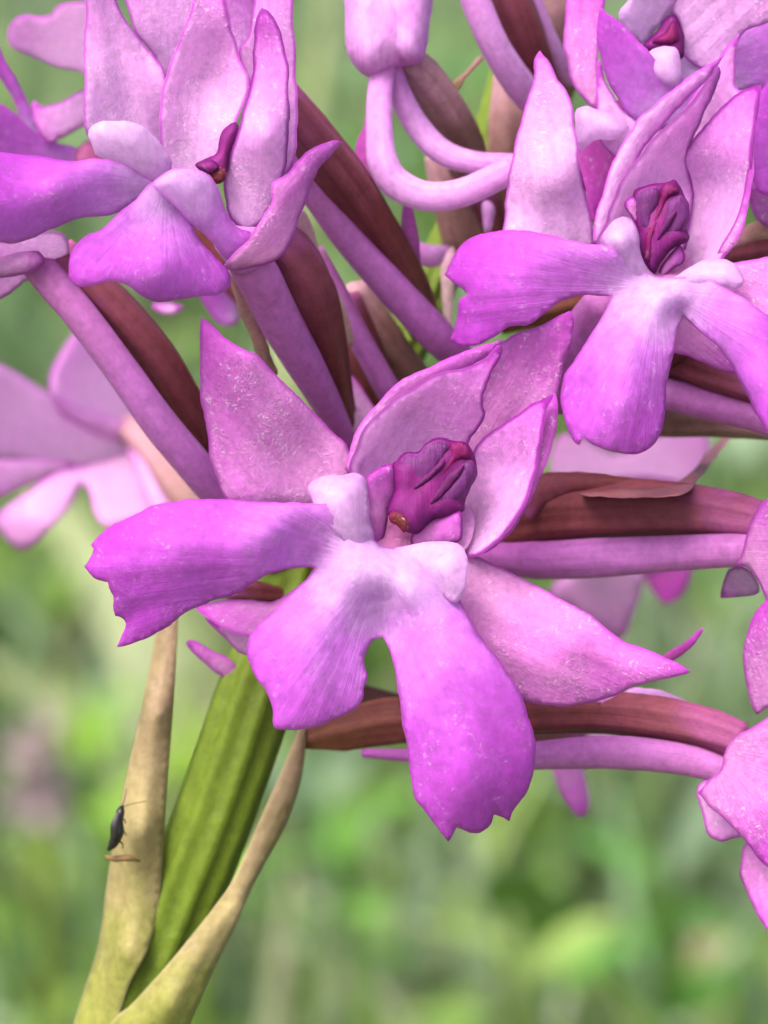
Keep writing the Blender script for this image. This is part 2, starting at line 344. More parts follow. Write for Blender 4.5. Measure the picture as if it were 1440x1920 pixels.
# ---- flower in the middle, facing the camera
F = Flower((760, 1020, 1.6), 'wide open flower with three ragged magenta lip lobes, facing out above the green stem')
F.petal([(600,945),(560,943),(510,940),(450,937),(400,936),(340,937),(290,948),(240,972),(200,990),(180,1008),(170,1022,1),(176,1030),(172,1042),(158,1063,1),(168,1075),(182,1087),(204,1092,1),(208,1108),(215,1120),(212,1140),(216,1155,1),(230,1158),(236,1172),(228,1190),(219,1213,1),(245,1208),(280,1195),(310,1178),(340,1155),(370,1137),(420,1121),(450,1110),(480,1090),(510,1075),(545,1066),(590,1064,1),(570,1090),(545,1115),(520,1140),(490,1168),(470,1188),(462,1212),(466,1240),(480,1268),(500,1300),(512,1330),(513,1358),(522,1368),(560,1369),(600,1361),(640,1345),(670,1325),(683,1305),(683,1288),(689,1270),(684,1250),(682,1235),(690,1215),(700,1200),(716,1193,1),(728,1215),(738,1245),(745,1280),(750,1320),(755,1360),(762,1400),(768,1440),(772,1470),(778,1495),(795,1520),(815,1545),(828,1565),(839,1578,1),(849,1568),(856,1552,1),(870,1556),(885,1562),(905,1560),(920,1545),(924,1528,1),(938,1533),(956,1540,1),(962,1522),(975,1505),(990,1485),(998,1455),(1004,1420),(1002,1380),(990,1340),(975,1300),(950,1260),(920,1220),(895,1185),(878,1155),(862,1126),(840,1090),(810,1050),(770,1024),(730,1026),(700,1010),(680,965),(640,944)],
        [(720,1060,.05),(740,1022,.9),(690,1000,.7),(640,960,.2),(500,1000,-.45),(350,1030,-.5),(220,1060,-.2),(260,1160,.35),(200,1000,.2),(450,940,.25),(420,1110,.25),(585,1055,.95),(640,1080,-.1),(590,1180,-.6),(480,1230,-.15),(560,1300,-.55),(530,1362,-.6),(640,1340,-.15),(680,1240,-.05),(715,1180,.75),(722,1120,.45),(770,1110,-.15),(830,1230,-.5),(740,1250,.1),(880,1350,-.65),(960,1300,-.2),(1000,1420,.0),(770,1440,-.25),(870,1480,-.6),(850,1570,-.2),(950,1530,.25),(860,1130,.4)],
        (715,1055), (200,1100), 'lip', 'lip', step=9, tl=520, th=.10, curl=.07, cw=12, grooves=.03, wave=.03)
F.petal([(578,912),(600,895),(640,889),(668,886),(686,902),(692,940),(695,980),(704,1015),(706,1045),(680,1050),(650,1020),(618,988),(598,965),(586,938)],
         [(640,890,.35),(640,930,.08),(586,918,.3),(690,930,.45),(605,965,.1),(640,995,.12),(670,1020,.3),(702,1046,.8)], (640,980), (640,890), 'ridge', 'lip_ridge', curl=.16, cw=22, wave=.01, step=8)
F.petal([(712,1050),(725,1032),(770,1021),(810,1014),(845,1016),(868,1025),(877,1050),(875,1085),(867,1115),(853,1131),(832,1120),(800,1092),(770,1070),(738,1066)],
         [(725,1048,.8),(770,1028,.45),(815,1018,.3),(865,1035,.1),(830,1060,.0),(860,1110,.0),(800,1085,.2),(765,1066,.4)], (800,1080), (860,1020), 'ridge', 'lip_ridge', curl=.16, cw=22, wave=.01, step=8)
F.petal([(376,594,1),(384,600),(400,612),(430,640),(460,655),(490,675),(520,705),(560,745),(590,775),(620,805),(650,835),(665,865),(670,900),(650,935),(600,950),(520,952),(450,950),(420,930),(405,895),(395,860),(388,810),(378,750),(374,690),(373,640)],
        [(380,600,.2),(500,800,1.0),(385,800,1.35),(600,790,1.5),(560,900,1.5),(430,930,1.5),(660,900,1.9),(410,650,.35),(450,720,.6)], (640,930), (378,598), 'sepal', 'sepal', grooves=.05, curl=.18, wave=.05)
F.petal([(860,1040),(900,1044),(950,1070),(1010,1100),(1060,1125),(1110,1155),(1160,1195),(1200,1213),(1250,1232),(1297,1257,1),(1260,1272),(1210,1280),(1180,1290),(1140,1310),(1080,1322),(1020,1322),(975,1305),(930,1260),(880,1190),(850,1130),(845,1070)],
        [(860,1080,1.3),(950,1150,1.2),(1000,1080,1.6),(1060,1220,.65),(980,1290,1.3),(1150,1300,.9),(1170,1215,.7),(1280,1255,.2),(1200,1250,.35)], (860,1070), (1297,1257), 'sepal', 'sepal', grooves=.06, wave=.05)
# hood: back sepal, two petals with rolled margins
F.petal([(900,660),(942,640),(985,620),(1020,606),(1060,586),(1074,581),(1078,602),(1072,642),(1056,680),(1046,730),(1035,760),(1000,800),(950,860),(900,920),(860,900),(850,820),(870,740)],
        [(1070,590,1.4),(1000,690,2.2),(930,660,2.0),(1050,720,2.0),(880,860,2.8),(950,800,2.6)], (880,940), (1074,581), 'sepal', 'sepal', grooves=.06, wave=.05)
F.petal([(651,884),(655,850),(668,808),(700,766),(750,716),(800,690),(850,668),(900,650),(943,637,1),(930,660),(880,690),(820,715),(770,745),(720,785),(690,830),(672,890)],
        [(655,870,1.15),(700,766,1.0),(800,690,1.0),(940,640,1.3),(690,840,1.3),(800,720,1.15)], (655,890), (943,637), 'sepal', 'petal', curl=.1, cw=9, th=.06)
F.petal([(654,880),(664,845),(682,808),(712,774),(760,738),(810,708),(860,692),(905,674),(936,645),(941,652),(936,672),(922,700),(908,735),(906,755),(911,778),(898,805),(878,830),(872,880),(850,950),(800,1000),(730,1010),(690,980),(665,920)],
        [(656,880,1.0),(700,785,.8),(800,712,.8),(930,655,.9),(905,740,.95),(890,815,1.6),(780,820,1.75),(720,900,1.9),(860,940,2.2),(780,990,2.2),(850,760,1.2)], (740,1000), (940,650), 'hood', 'petal', curl=-.02, cw=9, wave=.05)
F.petal([(1040,737,1),(1046,760),(1043,800),(1031,845),(1010,900),(985,958),(950,1004),(915,1034),(878,1046,1),(900,1020),(940,980),(975,920),(1000,850),(1012,790),(1022,752)],
        [(1040,740,1.1),(1035,830,.9),(985,950,.9),(900,1040,1.3),(1000,850,1.2)], (880,1045), (1040,737), 'sepal', 'petal', curl=.1, cw=9, th=.06)
F.petal([(1036,738),(1000,757),(960,783),(920,811),(893,835),(880,870),(868,930),(858,990),(862,1030),(874,1045),(900,1039),(930,1020),(957,988),(985,940),(1003,885),(1014,830),(1022,775)],
        [(1035,742,.95),(960,785,1.35),(895,840,1.8),(940,880,1.75),(870,1000,1.9),(890,1040,1.1),(985,940,.75),(1015,830,.7),(930,960,1.55)], (872,1030), (1036,740), 'hood', 'petal', curl=-.02, cw=9, wave=.05)
F.petal([(680,930),(700,900),(760,930),(840,930),(885,960),(880,1020),(840,1045),(740,1050),(690,1040),(672,990)], [(700,960,1.6),(780,960,2.1),(860,980,1.6),(740,1040,1.1)], (770,1000), (880,960), 'throat', 'throat', curl=0)
F.column([
    ('col_wing', petal_data([(685,901),(704,880),(735,870),(745,900),(742,935),(728,955),(726,990),(712,1025),(698,1028),(690,975),(688,936)], [(690,920,.75),(735,900,.95),(705,1020,1.2)], (712,960), (690,900), th=.12, step=7, curl=.1, cw=8, wave=.01)),
    ('col_wing', petal_data([(790,985),(807,974),(830,968),(864,958),(867,984),(866,1006),(860,1017),(815,1022),(776,1025),(775,1000)], [(800,1000,1.1),(862,990,.85),(780,1020,1.2)], (790,1010), (866,975), th=.12, step=7, curl=.1, cw=8, wave=.01)),
    ('col_dark', pillow_data([(725,956),(738,920),(735,873),(745,864),(760,848),(784,847),(796,832),(815,822),(831,821),(850,826),(873,829),(884,840),(893,868),(894,893),(878,924),(872,941),(867,962),(827,972),(807,977),(786,999),(776,1001),(760,997),(748,984),(733,974)], [(810,900,1.1),(760,980,1.0),(880,860,1.2)], bulge=.35, w=32, step=7, base=(810,910))),
    ('col_grey', pillow_data([(748,875),(762,852),(785,850),(800,834),(828,825),(842,836),(836,856),(815,886),(792,910),(772,922),(756,915)], [(760,880,.85),(830,835,.85)], bulge=.13, w=30, step=6, base=(790,875))),
    ('col_grey', pillow_data([(862,868),(884,864),(892,888),(875,922),(855,940),(826,952),(800,951),(814,925),(838,893)], [(880,880,.9),(810,945,.85)], bulge=.13, w=28, step=6, base=(850,910))),
    ('col_red', pillow_data([(845,831),(874,832),(884,858),(862,864),(838,888),(818,915),(806,920),(800,905),(824,880),(842,856)], [(870,840,.88),(810,910,.85)], bulge=.12, w=18, step=6, base=(850,860))),
    ('col_dark', pillow_data([(779,932),(790,920),(808,906),(818,915),(814,935),(798,956),(785,975),(765,965),(762,945)], [(790,930,.86),(780,970,.86)], bulge=.12, w=24, step=6, base=(790,935))),
    ('col_slot', pillow_data([(836,862),(828,878),(806,900),(784,916),(772,922),(784,902),(806,884),(824,866)], [(800,890,.72)], bulge=.05, w=8, step=5)),
    ('col_slot', pillow_data([(872,872),(862,892),(840,920),(818,940),(799,950),(812,928),(832,902),(852,880)], [(830,910,.74)], bulge=.05, w=8, step=5)),
    ('stigma', pillow_data([(730,964),(748,958),(766,970),(768,990),(757,998),(745,986),(731,978)], [(750,975,.72)], bulge=.08, w=14, step=5)),
])
F.ovary([(800,1000,2.2),(760,1010,4.2),(690,1040,6.2),(590,1075,7.2)], [40,55,50,30])
F.tube([(740,1040,1.4),(735,1060,3.0),(720,1120,5.0),(660,1180,6.8)], [30,28,24,16])

# ---- flower on the upper left, turned sideways
F = Flower((470, 450, 1.8), 'flower turned sideways with frosted pale hood and a narrow folded sepal at its back')
F.petal([(255,372,1),(225,398),(190,428),(160,440),(136,468),(128,500),(131,524),(146,537),(175,534),(205,527),(232,531),(262,552),(292,565),(335,563),(380,556),(415,550),(431,534),(428,508),(402,480),(380,455),(362,425),(352,385),(340,350),(310,338),(280,343)],
        [(300,360,-.2),(340,400,.2),(250,430,-.6),(150,480,-1.0),(140,530,-1.1),(300,500,-1.1),(290,560,-.7),(420,530,.2),(360,470,-.2),(220,525,-1.2)], (310,345), (160,520), 'lip', 'lip', tl=270, th=.10, curl=.07, cw=12, grooves=.02)
F.petal([(295,348),(260,325),(230,308),(180,298),(130,300),(80,292),(30,288),(-40,284,1),(-60,380),(-40,452,1),(0,453),(20,456),(60,448),(100,430),(150,411),(215,400),(250,378)],
        [(280,340,-.25),(200,330,-.9),(100,350,-1.7),(-20,380,-2.4),(100,425,-1.1),(0,455,-1.9),(60,290,-1.0),(215,395,-.3)], (300,345), (0,400), 'lip', 'lip', tl=330, th=.10, curl=.10, cw=16, wave=.05)
F.pillow([(165,245),(182,230),(230,225),(270,238),(300,268),(322,300),(318,332),(295,345),(255,330),(205,302),(180,290),(170,268)], [(180,250,-.8),(250,260,-.5),(240,315,-.2),(310,340,.3)], bulge=.4, w=60, base=(240,270))
F.pillow([(285,348),(300,330),(330,316),(365,315),(392,328),(410,355),(425,395),(445,425),(475,440),(470,470),(430,488),(410,470),(385,440),(355,418),(335,395),(310,370)], [(320,340,-.3),(400,400,.4),(450,460,.9)], bulge=.36, w=60, base=(345,345), mat='lip', tip=(520,560))
F.tube([(440,440,1.2),(470,485,1.6)], [45,42], 'spur_pale', 'throat')
F.petal([(166,-40),(161,40),(157,90),(158,160),(157,225),(166,260),(200,285),(260,290),(310,270),(316,200),(312,140),(285,100),(250,58),(220,5),(208,-40)], [(180,-20,.2),(165,150,.2),(240,200,1.0),(300,150,1.0),(180,260,.7),(230,80,.6)], (260,290), (190,-60), 'pale', 'sepal', grooves=.07, wave=.06)
F.petal([(238,-60),(242,20),(252,58),(285,100),(315,150),(345,150),(400,60),(420,-20),(420,-60)], [(240,0,1.3),(320,120,2.0),(400,0,1.6)], (330,200), (330,-100), 'pale', 'petal')
F.petal([(418,-30),(425,40),(440,110),(470,150),(480,100),(486,20),(486,-30)], [(420,0,1.7),(470,100,2.2)], (465,180), (450,-40), 'hood', 'petal')
F.petal([(380,-30),(345,55),(318,130),(304,185),(299,235),(303,290),(320,325),(370,330),(410,320),(432,270),(442,235),(456,200),(467,150),(452,118),(440,80),(430,45),(421,-5),(415,-30)], [(390,-10,.4),(320,130,.5),(380,150,1.3),(460,150,.6),(310,260,.6),(380,280,1.2),(430,240,.9)], (370,330), (400,-30), 'pale', 'petal', curl=-.02, cw=9, wave=.06)
F.petal([(478,-40),(474,20),(464,70),(449,92),(455,130),(480,200),(500,320),(530,330),(547,310),(556,270),(558,200),(553,110),(549,30),(545,-40)], [(480,0,1.3),(552,60,.9),(520,150,1.5),(555,250,.9),(500,300,1.5)], (520,360), (510,-60), 'pale', 'sepal', grooves=.06, wave=.06)
F.petal([(491,14,1),(482,30),(478,55),(475,100),(471,145),(458,205),(444,250),(428,300),(421,345),(423,385),(436,412),(455,428),(480,425),(505,400),(522,370),(534,320),(542,250),(543,190),(538,115),(527,65),(508,25)], [(492,20,.1),(478,120,.6),(520,120,.3),(500,250,-.1),(430,320,.8),(540,250,.5),(460,400,.9),(510,380,.8)], (465,430), (491,14), 'hood', 'petal', curl=.05, cw=12, wave=.05)
F.petal([(643,268,1),(625,262),(600,269),(575,284),(555,302),(540,322),(520,335),(509,346),(513,372),(500,396),(470,440),(440,475),(418,500,1),(440,507),(475,501),(512,492),(535,476),(549,445),(560,412),(574,382),(584,345),(600,312),(622,292)], [(640,266,1.5),(580,300,.8),(530,350,.3),(560,390,.7),(500,450,.4),(430,500,.6),(540,460,1.1)], (440,500), (643,268), 'sepal', 'sepal', grooves=.08, curl=.2, cw=14)
F.column([('col_dark', pillow_data([(444,230),(424,238),(412,255),(407,285),(390,296),(368,308),(380,322),(400,330),(424,325),(432,290),(448,250)], [(420,270,.75)], bulge=.25, w=16, step=6)),
          ('stigma', pillow_data([(392,322),(404,312),(420,315),(424,335),(410,345),(398,340)], [(408,328,.5)], bulge=.15, w=12, step=5)),
          ('col_dark', pillow_data([(366,310),(382,300),(402,302),(412,315),(400,325),(384,325)], [(388,312,.4)], bulge=.16, w=12, step=5))])
F.tube([(455,470,1.5),(485,520,2.0),(525,600,3.0),(570,680,4.2),(615,760,5.5),(655,835,6.6)], [40,42,40,36,28,18], 'spur', 'spur')
F.ovary([(500,440,2.2),(540,470,2.4),(578,540,3.2),(602,640,4.8),(622,730,6.2),(650,830,7.6)], [32,44,50,46,38,26])
F.petal([(428,508),(446,515),(474,575),(500,640),(520,700),(500,700),(470,640),(445,570)], [(440,520,2.6),(510,690,4.5)], (510,700), (440,515), 'bract_tan', 'bract', curl=.1)
F.petal([(498,488),(512,490),(528,530),(542,580),(540,600),(525,575),(508,530)], [(505,495,2.9),(540,590,3.6)], (540,600), (505,490), 'bract_pale', 'bract')
F.petal([(552,418),(572,396),(600,470),(640,560),(665,640),(640,640),(610,560),(580,480)], [(565,410,3.2),(650,640,6)], (655,640), (562,405), 'bract_pale', 'bract')

# ---- flower on the right
F = Flower((1240, 520, 2.0), 'open flower with dark purple column and broad smooth lip lobes')
F.petal([(1140,460),(1100,456),(1050,445),(1000,433),(945,432),(900,440),(868,456),(848,486),(833,516,1),(850,530),(864,540),(878,553,1),(860,560),(858,590),(850,620),(841,636,1),(862,646),(890,649),(930,632),(960,612),(1000,604),(1030,580),(1060,561),(1100,554),(1147,555,1),(1130,590),(1100,640),(1075,680),(1055,710),(1051,750),(1060,790),(1073,825),(1085,834,1),(1094,820),(1106,830),(1140,845),(1185,853),(1215,843),(1235,820),(1247,780),(1252,720),(1262,670),(1271,620),(1282,592,1),(1310,620),(1350,655),(1380,700),(1402,745),(1425,790),(1450,830),(1490,850,1),(1500,640,1),(1440,592),(1400,562),(1350,535),(1310,520),(1260,520),(1220,515),(1190,490)],
        [(1240,560,.2),(1225,520,.9),(1150,480,.5),(1000,500,.9),(870,490,2.0),(860,630,2.2),(950,560,1.2),(1140,550,1.0),(1060,558,1.2),(1170,650,-.2),(1070,720,.6),(1160,760,-.6),(1090,825,-.2),(1190,845,.0),(1250,740,.3),(1280,590,.9),(1350,600,-.4),(1420,720,-1.2),(1400,745,-.6),(1480,780,-2.0),(1480,660,-.8),(1275,560,.5),(950,435,1.6)],
        (1235,540), (850,560), 'lip', 'lip', step=9, tl=400, th=.10, curl=.07, cw=12, grooves=.03, wave=.03)
F.petal([(1128,452),(1138,428),(1160,409),(1182,411),(1196,435),(1201,475),(1216,505),(1235,525),(1215,545),(1180,520),(1150,485)], [(1165,415,.7),(1160,445,.2),(1135,450,.55),(1195,460,.55),(1160,490,.6),(1190,520,.75),(1228,535,1.1)], (1180,500), (1165,410), 'ridge', 'lip_ridge', curl=.16, cw=20, wave=.01, step=8)
F.petal([(1245,530),(1268,518),(1292,500),(1330,487),(1368,490),(1390,508),(1395,528),(1382,541),(1345,538),(1305,545),(1265,558),(1240,550)], [(1350,495,.4),(1355,515,.0),(1388,530,.1),(1310,520,.25),(1320,540,.35),(1248,543,1.0)], (1290,530), (1390,515), 'ridge', 'lip_ridge', curl=.14, cw=18, wave=.01, step=8)
F.petal([(1012,94,1),(1003,112),(1000,150),(985,200),(965,270),(952,340),(946,400),(946,445),(980,465),(1050,470),(1105,470),(1114,440),(1105,390),(1090,330),(1080,260),(1075,210),(1060,165),(1045,150),(1032,118)], [(1010,100,1.6),(960,380,2.2),(1030,350,1.4),(1100,400,2.0),(1025,200,1.5),(1000,440,2.0)], (1040,470), (1012,94), 'pale', 'sepal', grooves=.08, wave=.06)
F.petal([(1330,505),(1400,489),(1490,485),(1500,620),(1430,600),(1370,565)], [(1340,520,1.2),(1480,560,.2)], (1330,520), (1600,600), 'sepal', 'sepal', grooves=.06)
F.petal([(1262,590),(1300,600),(1350,640),(1395,700),(1340,690),(1290,668),(1255,655)], [(1270,620,2.2),(1380,690,2.2)], (1262,600), (1390,700), 'sepal', 'sepal')
F.petal([(1290,300),(1250,330),(1262,240),(1300,180),(1335,125),(1386,63,1),(1383,100),(1380,165),(1400,180),(1390,300),(1360,400),(1300,400)], [(1384,68,2.0),(1340,180,2.6),(1300,300,3.2),(1380,170,2.4),(1360,380,3.2)], (1300,450), (1386,63), 'pale', 'sepal', grooves=.06, wave=.06)
F.petal([(1112,462),(1118,405),(1140,330),(1165,272),(1205,216),(1238,189),(1290,146),(1335,117),(1360,100,1),(1335,140),(1270,205),(1225,255),(1190,310),(1165,360),(1140,430)], [(1120,440,1.5),(1165,275,1.4),(1290,150,1.5),(1340,120,1.8),(1200,300,1.7)], (1115,470), (1360,100), 'pale', 'petal', curl=.1, cw=10, th=.06)
F.petal([(1118,460),(1140,410),(1168,335),(1196,296),(1245,240),(1295,195),(1330,145),(1340,122),(1348,135),(1342,165),(1320,210),(1300,260),(1290,300),(1300,360),(1290,440),(1270,500),(1210,510),(1150,480)], [(1125,450,1.3),(1180,315,1.2),(1290,195,1.3),(1340,130,1.4),(1310,230,1.8),(1240,330,2.2),(1290,330,2.5),(1200,450,2.3),(1270,480,2.5)], (1230,500), (1344,125), 'hood', 'petal', curl=-.02, cw=9, wave=.05)
F.petal([(1426,157,1),(1400,165),(1375,182),(1340,215),(1312,245),(1285,285),(1275,340),(1270,430),(1262,500),(1300,505),(1345,492),(1366,466),(1386,430),(1398,375),(1406,330),(1408,290),(1414,240),(1421,190)], [(1422,162,1.3),(1340,215,1.9),(1290,290,2.3),(1340,350,2.5),(1270,480,2.4),(1350,480,1.4),(1405,300,1.1),(1320,450,2.2)], (1280,500), (1426,157), 'hood', 'petal', curl=-.02, cw=9, wave=.05)
F.petal([(1424,160),(1421,210),(1414,260),(1412,310),(1406,370),(1394,425),(1372,468),(1342,492),(1360,450),(1388,390),(1400,320),(1408,250)], [(1420,200,1.2),(1405,370,1.0),(1350,485,1.4)], (1345,490), (1424,160), 'sepal', 'petal', curl=.1, cw=8, th=.06)
F.petal([(1180,430),(1200,420),(1290,430),(1300,500),(1270,530),(1220,530),(1190,500)], [(1200,470,1.9),(1280,490,2.0),(1240,520,1.2)], (1235,490), (1300,450), 'throat', 'throat', curl=0)
F.column([
    ('col_wing', petal_data([(1171,385),(1180,370),(1194,372),(1200,400),(1196,425),(1184,408)], [(1185,390,1.2)], (1190,400), (1172,380), th=.1, step=6, curl=.1, cw=7, wave=.01)),
    ('col_wing', petal_data([(1240,500),(1262,470),(1278,462),(1284,486),(1262,505),(1235,522)], [(1260,490,1.25)], (1245,510), (1283,480), th=.1, step=6, curl=.1, cw=7, wave=.01)),
    ('col_dark', pillow_data([(1190,358),(1215,346),(1245,343),(1265,337),(1276,350),(1284,370),(1293,386),(1294,410),(1286,430),(1292,442),(1288,456),(1262,466),(1240,490),(1228,514),(1212,500),(1201,470),(1198,440),(1190,410),(1187,380)], [(1240,400,1.4),(1220,500,1.2)], bulge=.35, w=30, step=7, base=(1240,410))),
    ('col_grey', pillow_data([(1193,365),(1215,350),(1235,352),(1238,375),(1226,405),(1222,430),(1205,430),(1194,400)], [(1212,390,1.12)], bulge=.14, w=22, step=6)),
    ('col_grey', pillow_data([(1252,378),(1276,366),(1291,388),(1290,412),(1276,436),(1252,448),(1236,455),(1240,425)], [(1265,410,1.12)], bulge=.14, w=22, step=6)),
    ('col_slot', pillow_data([(1268,395),(1262,415),(1250,432),(1236,450),(1232,448),(1240,425),(1252,405)], [(1250,420,.96)], bulge=.04, w=8, step=5)),
    ('col_red', pillow_data([(1240,350),(1264,342),(1275,360),(1255,372),(1240,400),(1230,440),(1222,490),(1208,480),(1210,440),(1226,405),(1236,375)], [(1250,360,1.12),(1216,480,1.0)], bulge=.12, w=14, step=6)),
])
F.ovary([(1262,560,2.6),(1262,640,4.2),(1200,690,6.5),(1060,705,8.5),(900,690,10)], [30,34,36,34,26])
F.tube([(1135,560,2.4),(1100,605,3.2),(1075,650,3.6),(1058,700,4.4),(1048,760,5.5)], [34,36,34,30,20], 'spur', 'spur')

# ---- flower at the top right corner
F = Flower((1190, 180, 3.4), 'pale lilac flower half hidden above its neighbour, dark column showing in its mouth')
F.petal([(1072,-40),(1060,40),(1059,100),(1075,160),(1097,188),(1119,208,1),(1123,160),(1120,90),(1128,30),(1140,-40)], [(1065,60,3.2),(1118,200,3.0),(1130,-20,3.0)], (1118,210), (1105,-80), 'sepal', 'sepal')
F.petal([(1125,12,1),(1150,30),(1180,60),(1210,88),(1235,120),(1300,160),(1330,200),(1290,240),(1230,240),(1180,215),(1145,165),(1124,110),(1118,60)], [(1125,14,2.2),(1200,110,2.4),(1240,200,2.9),(1130,110,2.6),(1300,200,3.2)], (1250,230), (1125,12), 'lip', 'petal')
F.petal([(1122,110),(1135,150),(1165,200),(1210,225),(1260,220),(1250,290),(1190,310),(1130,275),(1118,210)], [(1125,150,2.8),(1200,260,3.2)], (1190,290), (1122,110), 'pale', 'petal')
F.pillow([(1079,212),(1098,198),(1120,206),(1150,215),(1180,240),(1150,262),(1115,262),(1085,285),(1078,250)], [(1110,230,2.7)], bulge=.4, w=30)
F.petal([(1160,38),(1185,-10),(1200,-40),(1290,-40),(1270,0),(1250,32),(1225,62),(1206,84)], [(1170,30,2.8),(1260,0,2.8),(1210,75,3.2)], (1215,90), (1240,-60), 'ridge', 'petal')
F.petal([(1262,-40),(1250,20),(1266,28),(1278,55),(1284,110),(1340,130),(1400,60),(1480,20),(1480,-40)], [(1270,0,2.9),(1290,80,3.2),(1400,0,2.2),(1470,0,1.8)], (1285,110), (1450,-60), 'pale', 'petal', grooves=.05)
F.petal([(1280,100),(1340,60),(1400,45),(1500,10),(1500,170),(1420,165),(1380,170),(1320,200),(1270,170)], [(1290,110,3.6),(1290,180,3.7),(1400,50,3.5),(1400,160,3.7),(1490,90,3.4)], (1290,140), (1500,60), 'lip', 'petal', tl=420)
F.column([('col_dark', pillow_data([(1206,84),(1228,62),(1250,32),(1266,28),(1276,50),(1283,72),(1280,110),(1262,100),(1235,95),(1218,98)], [(1250,70,3.1)], bulge=.25, w=20, step=7)),
          ('col_red', pillow_data([(1222,78),(1245,62),(1262,40),(1272,55),(1272,78),(1250,84)], [(1255,65,2.85)], bulge=.15, w=14, step=6))])
F.pillow([(1214,98),(1236,88),(1262,88),(1274,100),(1278,130),(1270,160),(1230,150),(1212,120)], [(1245,110,2.75)], bulge=.25, w=26)
F.petal([(1080,240),(1120,250),(1180,235),(1220,250),(1180,320),(1130,390),(1112,420),(1095,340),(1083,290)], [(1100,300,4.2),(1180,260,4.4)], (1180,240), (1115,400), 'bract', 'petal')  # deep magenta sheet filling the gap below the pale pad
F.ovary([(1200,200,4.2),(1160,240,6),(1080,330,8.5),(960,420,10.3)], [34,40,36,26])

# ---- narrow flower parts high in the middle: a bud seen from behind with its long spur
F = Flower((730, 130, 5.0), 'closed rounded lilac bud with a long looping spur')
F.pillow([(648,40),(650,-40),(700,-60),(770,-60),(808,-30),(806,40),(800,90),(785,118),(750,125),(725,135),(705,148),(685,145),(665,125),(650,95)], [(725,40,5.0)], 'spur_pale', 'petal', bulge=1.0, w=80, back=.9, step=14)
F.pillow([(722,-40),(790,-50),(808,-20),(804,60),(792,112),(765,120),(742,110),(728,60)], [(765,40,4.6)], 'spur_pale', 'sepal', bulge=.7, w=44, back=.9, step=14)
F.tube([(722,115,5.0),(712,180,4.8),(712,260,4.6),(720,310,4.5),(745,345,4.5),(800,368,4.4),(870,360,4.3),(960,318,4.2)], [22,24,26,30,30,28,27,26], 'spur_pale', 'spur', per=9)
F.tube([(735,125,5.2),(752,180,5.4),(785,240,5.6),(830,285,5.6),(890,305,5.5),(970,308,5.4)], [18,22,24,24,22,20], 'spur_pale', 'spur', per=9)
F.ovary([(745,100,5.4),(790,140,5.8),(835,205,6.6),(868,270,7.8),(885,340,9.4),(900,400,11)], [26,36,40,38,34,28], 'ovary_tan')
F.petal([(700,165),(714,190),(712,260),(706,330),(694,372),(676,330),(664,300),(676,250),(690,200)], [(695,260,6.2)], (690,370), (703,165), 'bract', 'bract', curl=.2)
F.petal([(845,160),(870,135),(900,105),(905,112),(880,140),(855,175)], [(880,140,7.0)], (850,170), (903,108), 'bract_tan', 'bract', step=6)

# ---- flower hidden behind the upper left one: its ovary and spur run down to the axis
F = Flower((545, 215, 3.4), 'ovary and spur of a flower turned away, running down beside the sideways flower')
F.ovary([(520,170,3.0),(575,245,3.4),(640,330,4.2),(705,430,5.4),(760,535,6.8),(800,620,8.6)], [34,42,45,44,42,30])
F.tube([(540,290,3.8),(600,372,4.4),(660,455,5.0),(740,545,5.8),(815,625,6.6),(880,690,7.8)], [26,30,30,32,34,28], 'spur', 'spur')
F.petal([(758,378),(772,384),(782,430),(790,490),(796,560),(812,620),(790,610),(770,560),(752,480)], [(765,400,5.4),(800,600,7.4)], (800,620), (765,380), 'bract', 'bract')
F.petal([(722,440),(745,445),(770,500),(760,560),(735,520)], [(745,480,6.8)], (760,560), (725,442), 'spur_pale', 'bract')
F.petal([(540,200),(556,205),(620,285),(612,292),(560,240)], [(555,205,3.0),(615,288,3.6)], (615,290), (545,202), 'bract_pale', 'bract', step=6)

F = Flower((600, 540, 5.6), 'thin spur and ovary squeezed between the darker ovaries')
F.tube([(590,470,5.8),(630,545,6.0),(672,630,6.4),(730,735,7.2),(770,800,8)], [18,20,22,24,20], 'spur', 'spur')
F.ovary([(640,560,7.4),(680,660,7.6),(725,760,8.2)], [34,40,34], 'ovary')
F.ovary([(660,540,7.8),(720,640,8.2),(780,730,8.8)], [30,40,40], 'ovary_tan')
F.petal([(640,690),(662,708),(692,748),(712,790),(670,830),(640,800),(636,740)], [(660,760,6.8)], (680,830), (640,690), 'pale', 'bract')

# ---- flower cut by the left edge, behind the sideways flower
F = Flower((60, 490, 3.2), 'flower whose long lilac spur runs down past its maroon ovary under the sideways flower')
F.petal([(-60,460),(20,450),(80,435),(120,440),(130,475),(128,510),(90,520),(50,525),(25,545),(-30,575),(-60,570)], [(20,500,2.6),(110,470,2.6),(-40,500,2.2)], (120,490), (-60,520), 'hood', 'sepal', step=12)
F.pillow([(-60,470),(0,460),(60,465),(85,490),(60,510),(0,520),(-60,520)], [(20,490,2.4)], 'hood', 'petal', bulge=.3, w=28)
F.tube([(60,480,3.0),(95,525,3.0),(150,590,3.1),(225,690,3.4),(300,795,3.8),(375,885,4.4),(440,970,5.4),(520,1060,6.6)], [32,33,32,32,34,34,28,20], 'spur', 'spur')
F.ovary([(110,475,3.2),(170,530,3.4),(240,605,3.8),(300,685,4.4),(350,775,5.2),(400,870,6.2),(500,1000,7.4)], [34,36,38,42,44,40,26])
F.petal([(165,555),(180,560),(240,640),(262,690),(250,690),(215,640)], [(210,620,4.6)], (255,690), (168,556), 'pale', 'bract', step=8)
F.petal([(255,690),(275,700),(310,750),(345,830),(335,845),(300,790)], [(300,760,5.4)], (340,845), (258,692), 'bract_pale', 'bract', step=8)

